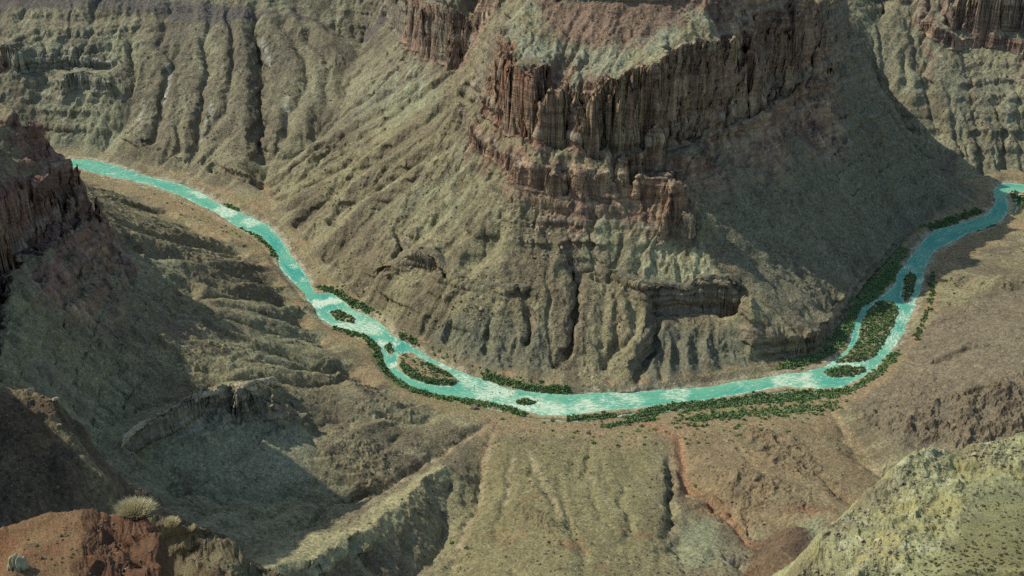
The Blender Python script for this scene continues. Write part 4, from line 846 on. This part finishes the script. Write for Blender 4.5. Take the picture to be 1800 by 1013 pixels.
for px, py, s_, lab in [(55,690,4.0,'pale knob of rock on the crest of the dark left ridge'),(98,700,3.6,'pointed pale rock right of the knob on the dark left ridge'),(104,748,2.4,'small pale rock on the shoulder of the dark left ridge'),(100,857,2.6,'rusty boulder low on the dark left ridge'),(166,862,2.2,'small rusty stone at the lower right edge of the dark left ridge')]:
    a = on(S2, px, py); thing('boulder', (DROCK[0] if 'rusty' in lab else ROCK[px % 6]), (a[0], a[1], a[2] + s_ * .25), lab, 'boulder', None, s_)
def gravel(S, n, s0, s1, mat, quad, seed):
    Xs, Ys, Zs = S; dz = Zs - CAMZ; f = Ys * CP - dz * SP; qx = 900 + F * Xs / f; qy = 506.5 - F * (Ys * SP + dz * CP) / f
    ok = np.flatnonzero(inpoly(qx, qy, np.array(quad, float)).ravel() & ((fbm(Xs, Ys, s1 * 14, 3, seed) + rng.normal(0, .25, Xs.shape)) > .05).ravel())
    k = rng.choice(ok, n); Vs, Fs, m = [], [], 0
    for i_, kk in enumerate(k):
        V, Fc = RB[i_ % 12]; s_ = s0 + (s1 - s0) * rng.random() ** 3.5; an = rng.random() * 6.28; ca, sa = math.cos(an), math.sin(an)
        Vs.append(V @ np.array([[ca, sa, 0], [-sa, ca, 0], [0, 0, 1]]) * s_ + np.array([Xs.flat[kk], Ys.flat[kk], Zs.flat[kk] + s_ * .1])); Fs.append(Fc + m); m += len(V)
    add('gravel', mesh_from('gravel', np.vstack(Vs), np.vstack(Fs)), mat, 'stuff')
gravel(S4, 3600, .10, .75, M_pale, [(1390,1013),(1440,935),(1510,890),(1605,795),(1650,780),(1670,830),(1620,930),(1560,1013)], 181)
gravel(S4, 900, .10, .7, M_pale, [(1685,800),(1700,785),(1800,762),(1800,815),(1690,830)], 182)
gravel(S4, 1500, .06, .25, M_pale, [(1560,1013),(1660,850),(1800,820),(1800,1013)], 183)
gravel(S3, 1500, .02, .11, M_dstone, [(0,920),(100,890),(150,890),(140,1013),(0,1013)], 184)
gravel(S3, 1500, .03, .20, M_dstone, [(150,890),(270,905),(500,1000),(500,1013),(140,1013)], 185)
gravel(S2, 1200, .35, 2.0, M_dstone, [(0,680),(100,690),(200,880),(180,900),(0,920)], 186)
print('things', time.time() - T0)
# ------------------------------------------------------------------ the river
wm_ = inpoly(G.X, G.Y, RIVER).astype(np.float32); wide = blur(wm_, 14) > 0.02
jj, ii = np.where(wide); j0, j1, i0, i1 = jj.min(), jj.max() + 1, ii.min(), ii.max() + 1
wx = G.X[j0:j1, i0:i1]; wy = G.Y[j0:j1, i0:i1]; mk = wide[j0:j1, i0:i1][:-1, :-1]
fx_ = fbm(wx, wy, 22, 4, 151) * 22; fy_ = fbm(wx, wy, 22, 4, 152) * 22; foam = np.zeros(wx.shape, np.float32); teal = np.zeros_like(foam)
for px, py, r, a in [(345,342,16,.7),(400,372,20,.8),(440,393,18,.7),(525,470,12,.5),(540,495,8,.6),(575,530,16,1.0),(600,578,22,.8),(640,575,22,.7),(680,605,14,.9),(690,640,12,.9),(620,552,20,.5),
                     (740,630,14,.5),(780,650,16,.6),(820,672,20,.7),(870,690,24,.8),(920,715,26,.8),(970,722,26,.8),(1040,718,26,.7),(1100,703,22,.6),(1190,693,20,.6),(1380,668,16,.7),(1420,674,18,.9),(1465,640,8,.7),(1495,645,12,.8),
                     (1530,648,10,.5),(1570,600,20,.6),(1590,560,18,.6),(1600,530,14,.8),(1615,490,14,.7),(1590,470,16,.5),(1510,560,10,.4),(1660,420,14,.3),(205,305,10,.5),(250,318,8,.5)]:
    q = Uz(px, py, 0); foam = np.maximum(foam, a * sstep(1.6, .5, np.hypot(wx + fx_ - q[0], wy + fy_ - q[1]) / r))
for px, py, r, a in [(500,430,30,.6),(520,480,26,.7),(550,535,16,1),(715,605,12,.9),(1700,400,40,.45),(1755,360,30,.6),(1640,430,36,.35),(1590,470,20,.5),(1498,600,12,.9),(1540,640,14,.6),(1480,672,14,.5),(230,300,50,.35)]:
    q = Uz(px, py, 0); teal = np.maximum(teal, a * np.exp(-((wx - q[0]) ** 2 + (wy - q[1]) ** 2) / (r * 1.3) ** 2))
sdw = sd_river(wx, wy); foam = np.maximum(np.maximum(foam, .10 + .3 * fbm(wx, wy, 60, 3, 153)), .5 * sstep(6, 0, sdw))
SBW = np.array([Uz(px, py, 0)[:2] for px, py in SB]); fd, fs = dist_line(wx, wy, SBW, 110); fs = fs * np.hypot(*np.diff(SBW, axis=0).T).sum()
wc = np.stack([foam, teal, sstep(7, 0, sdw)], -1)
T = NT('river_water'); T.b.inputs['Roughness'].default_value = 0.3; T.b.inputs['Specular IOR Level'].default_value = 0.2
at = T.n('ShaderNodeAttribute', attribute_name='tint'); sp = T.n('ShaderNodeSeparateColor'); T.l(at.outputs['Color'], sp.inputs[0]); fl = T.n('ShaderNodeAttribute', attribute_name='flow')
geo = T.n('ShaderNodeNewGeometry')
def wn(sc, vec, det, ro):
    mp_ = T.n('ShaderNodeMapping', i_Scale=sc); T.l(vec, mp_.inputs['Vector']); n_ = T.n('ShaderNodeTexNoise', i_Scale=1.0, i_Detail=det, i_Roughness=ro); T.l(mp_.outputs[0], n_.inputs['Vector']); return n_.outputs[0]
def op(o, a, b, c=None, clamp=False):
    m = T.n('ShaderNodeMath', operation=o, use_clamp=clamp)
    for k, v in enumerate((a, b) if c is None else (a, b, c)):
        if isinstance(v, (int, float)): m.inputs[k].default_value = v
        else: T.l(v, m.inputs[k])
    return m.outputs[0]
def ramp(v, a, b, c=0.0, d=1.0):
    r = T.n('ShaderNodeMapRange', i_1=a, i_2=b, i_3=c, i_4=d); T.l(v, r.inputs[0]); return r.outputs[0]
def cmix(f, a, b):
    m = T.n('ShaderNodeMix', data_type='RGBA')
    for k, v in ((6, a), (7, b)):
        if isinstance(v, tuple): m.inputs[k].default_value = v + (1,)
        else: T.l(v, m.inputs[k])
    T.l(f, m.inputs[0]); return m.outputs[2]
st1 = wn((0.035, 0.30, 1), fl.outputs['Vector'], 6.0, .72); st2 = wn((0.10, 0.55, 1), fl.outputs['Vector'], 5.0, .7); big = wn((0.012, 0.06, 1), fl.outputs['Vector'], 3.0, .5); iso = wn((.22, .22, .22), geo.outputs['Position'], 6.0, .75)
deep = op('ADD', ramp(big, .36, .64, -.15, .75), sp.outputs[1], clamp=True)
col = cmix(deep, (0.145, 0.44, 0.285), (0.05, 0.34, 0.265))
milky = op('MULTIPLY', ramp(op('ADD', sp.outputs[0], op('MULTIPLY_ADD', st1, 2.4, -1.2)), .1, .9), .8, clamp=True)
col = cmix(milky, col, (0.31, 0.54, 0.35))
fo = ramp(op('ADD', op('MULTIPLY', sp.outputs[0], .5), op('ADD', op('MULTIPLY_ADD', st2, 2.3, -1.15), op('MULTIPLY_ADD', iso, 1.2, -.6))), .22, .46)
col = cmix(fo, col, (0.68, 0.78, 0.60))
dk = op('MULTIPLY', ramp(iso, .40, .30), ramp(sp.outputs[0], .25, .6)); col = cmix(op('MULTIPLY', dk, .55), col, (0.07, 0.15, 0.11))
T.l(col, T.b.inputs['Base Color'])
bp = T.n('ShaderNodeBump', i_Strength=0.6, i_Distance=1.0); T.l(op('ADD', st2, iso), bp.inputs['Height']); T.l(bp.outputs[0], T.b.inputs['Normal'])
rme = grid_mesh('river', np.stack([wx, wy, wx * 0], -1), wc, mk)
fco = np.empty(len(rme.vertices) * 3, np.float32); rme.vertices.foreach_get('co', fco); fco = fco.reshape(-1, 3)
fi = np.rint((fco[:, 0] - wx[0, 0]) / G.d).astype(int); fj = np.rint((fco[:, 1] - wy[0, 0]) / G.d).astype(int)
fa = rme.attributes.new('flow', 'FLOAT_VECTOR', 'POINT'); fa.data.foreach_set('vector', np.stack([fs[fj, fi], np.minimum(fd[fj, fi], 120), fco[:, 0] * 0], -1).astype(np.float32).ravel())
add('river', rme, T.m, 'structure')

# ------------------------------------------------------------------ daylight
SUN_EL, SUN_AZ = 45.0, math.radians(180)           # from the left of the view
sdir = np.array([math.cos(math.radians(SUN_EL)) * -0.954, math.cos(math.radians(SUN_EL)) * 0.30, math.sin(math.radians(SUN_EL))])
from mathutils import Vector
sl_ = bpy.data.lights.new('sun', 'SUN'); sl_.energy = 3.65; sl_.angle = math.radians(0.5); sl_.color = (1.0, 0.95, 0.82)
so = bpy.data.objects.new('sun', sl_); COL.objects.link(so); so.rotation_euler = Vector(sdir).to_track_quat('Z', 'Y').to_euler(); so.location = (-800, 0, 2500)
w = bpy.data.worlds.new('World'); scene.world = w; w.use_nodes = True; wt = w.node_tree
sky = wt.nodes.new('ShaderNodeTexSky'); sky.sky_type = 'NISHITA'; sky.sun_disc = False; sky.sun_elevation = math.radians(SUN_EL); sky.sun_rotation = math.radians(-72.5)
bg = wt.nodes['Background']; tn = wt.nodes.new('ShaderNodeMix'); tn.data_type = 'RGBA'; tn.blend_type = 'MULTIPLY'; tn.inputs[0].default_value = 1.0; tn.inputs[7].default_value = (0.96, 1.0, 0.93, 1); wt.links.new(sky.outputs[0], tn.inputs[6]); wt.links.new(tn.outputs[2], bg.inputs[0]); bg.inputs[1].default_value = 0.15
scene.view_settings.view_transform = 'Standard'; scene.view_settings.look = 'None'; scene.view_settings.exposure = 0
scene.cycles.use_denoising = False
scene.cycles.max_bounces = 4; scene.cycles.diffuse_bounces = 2
print('total', time.time() - T0)
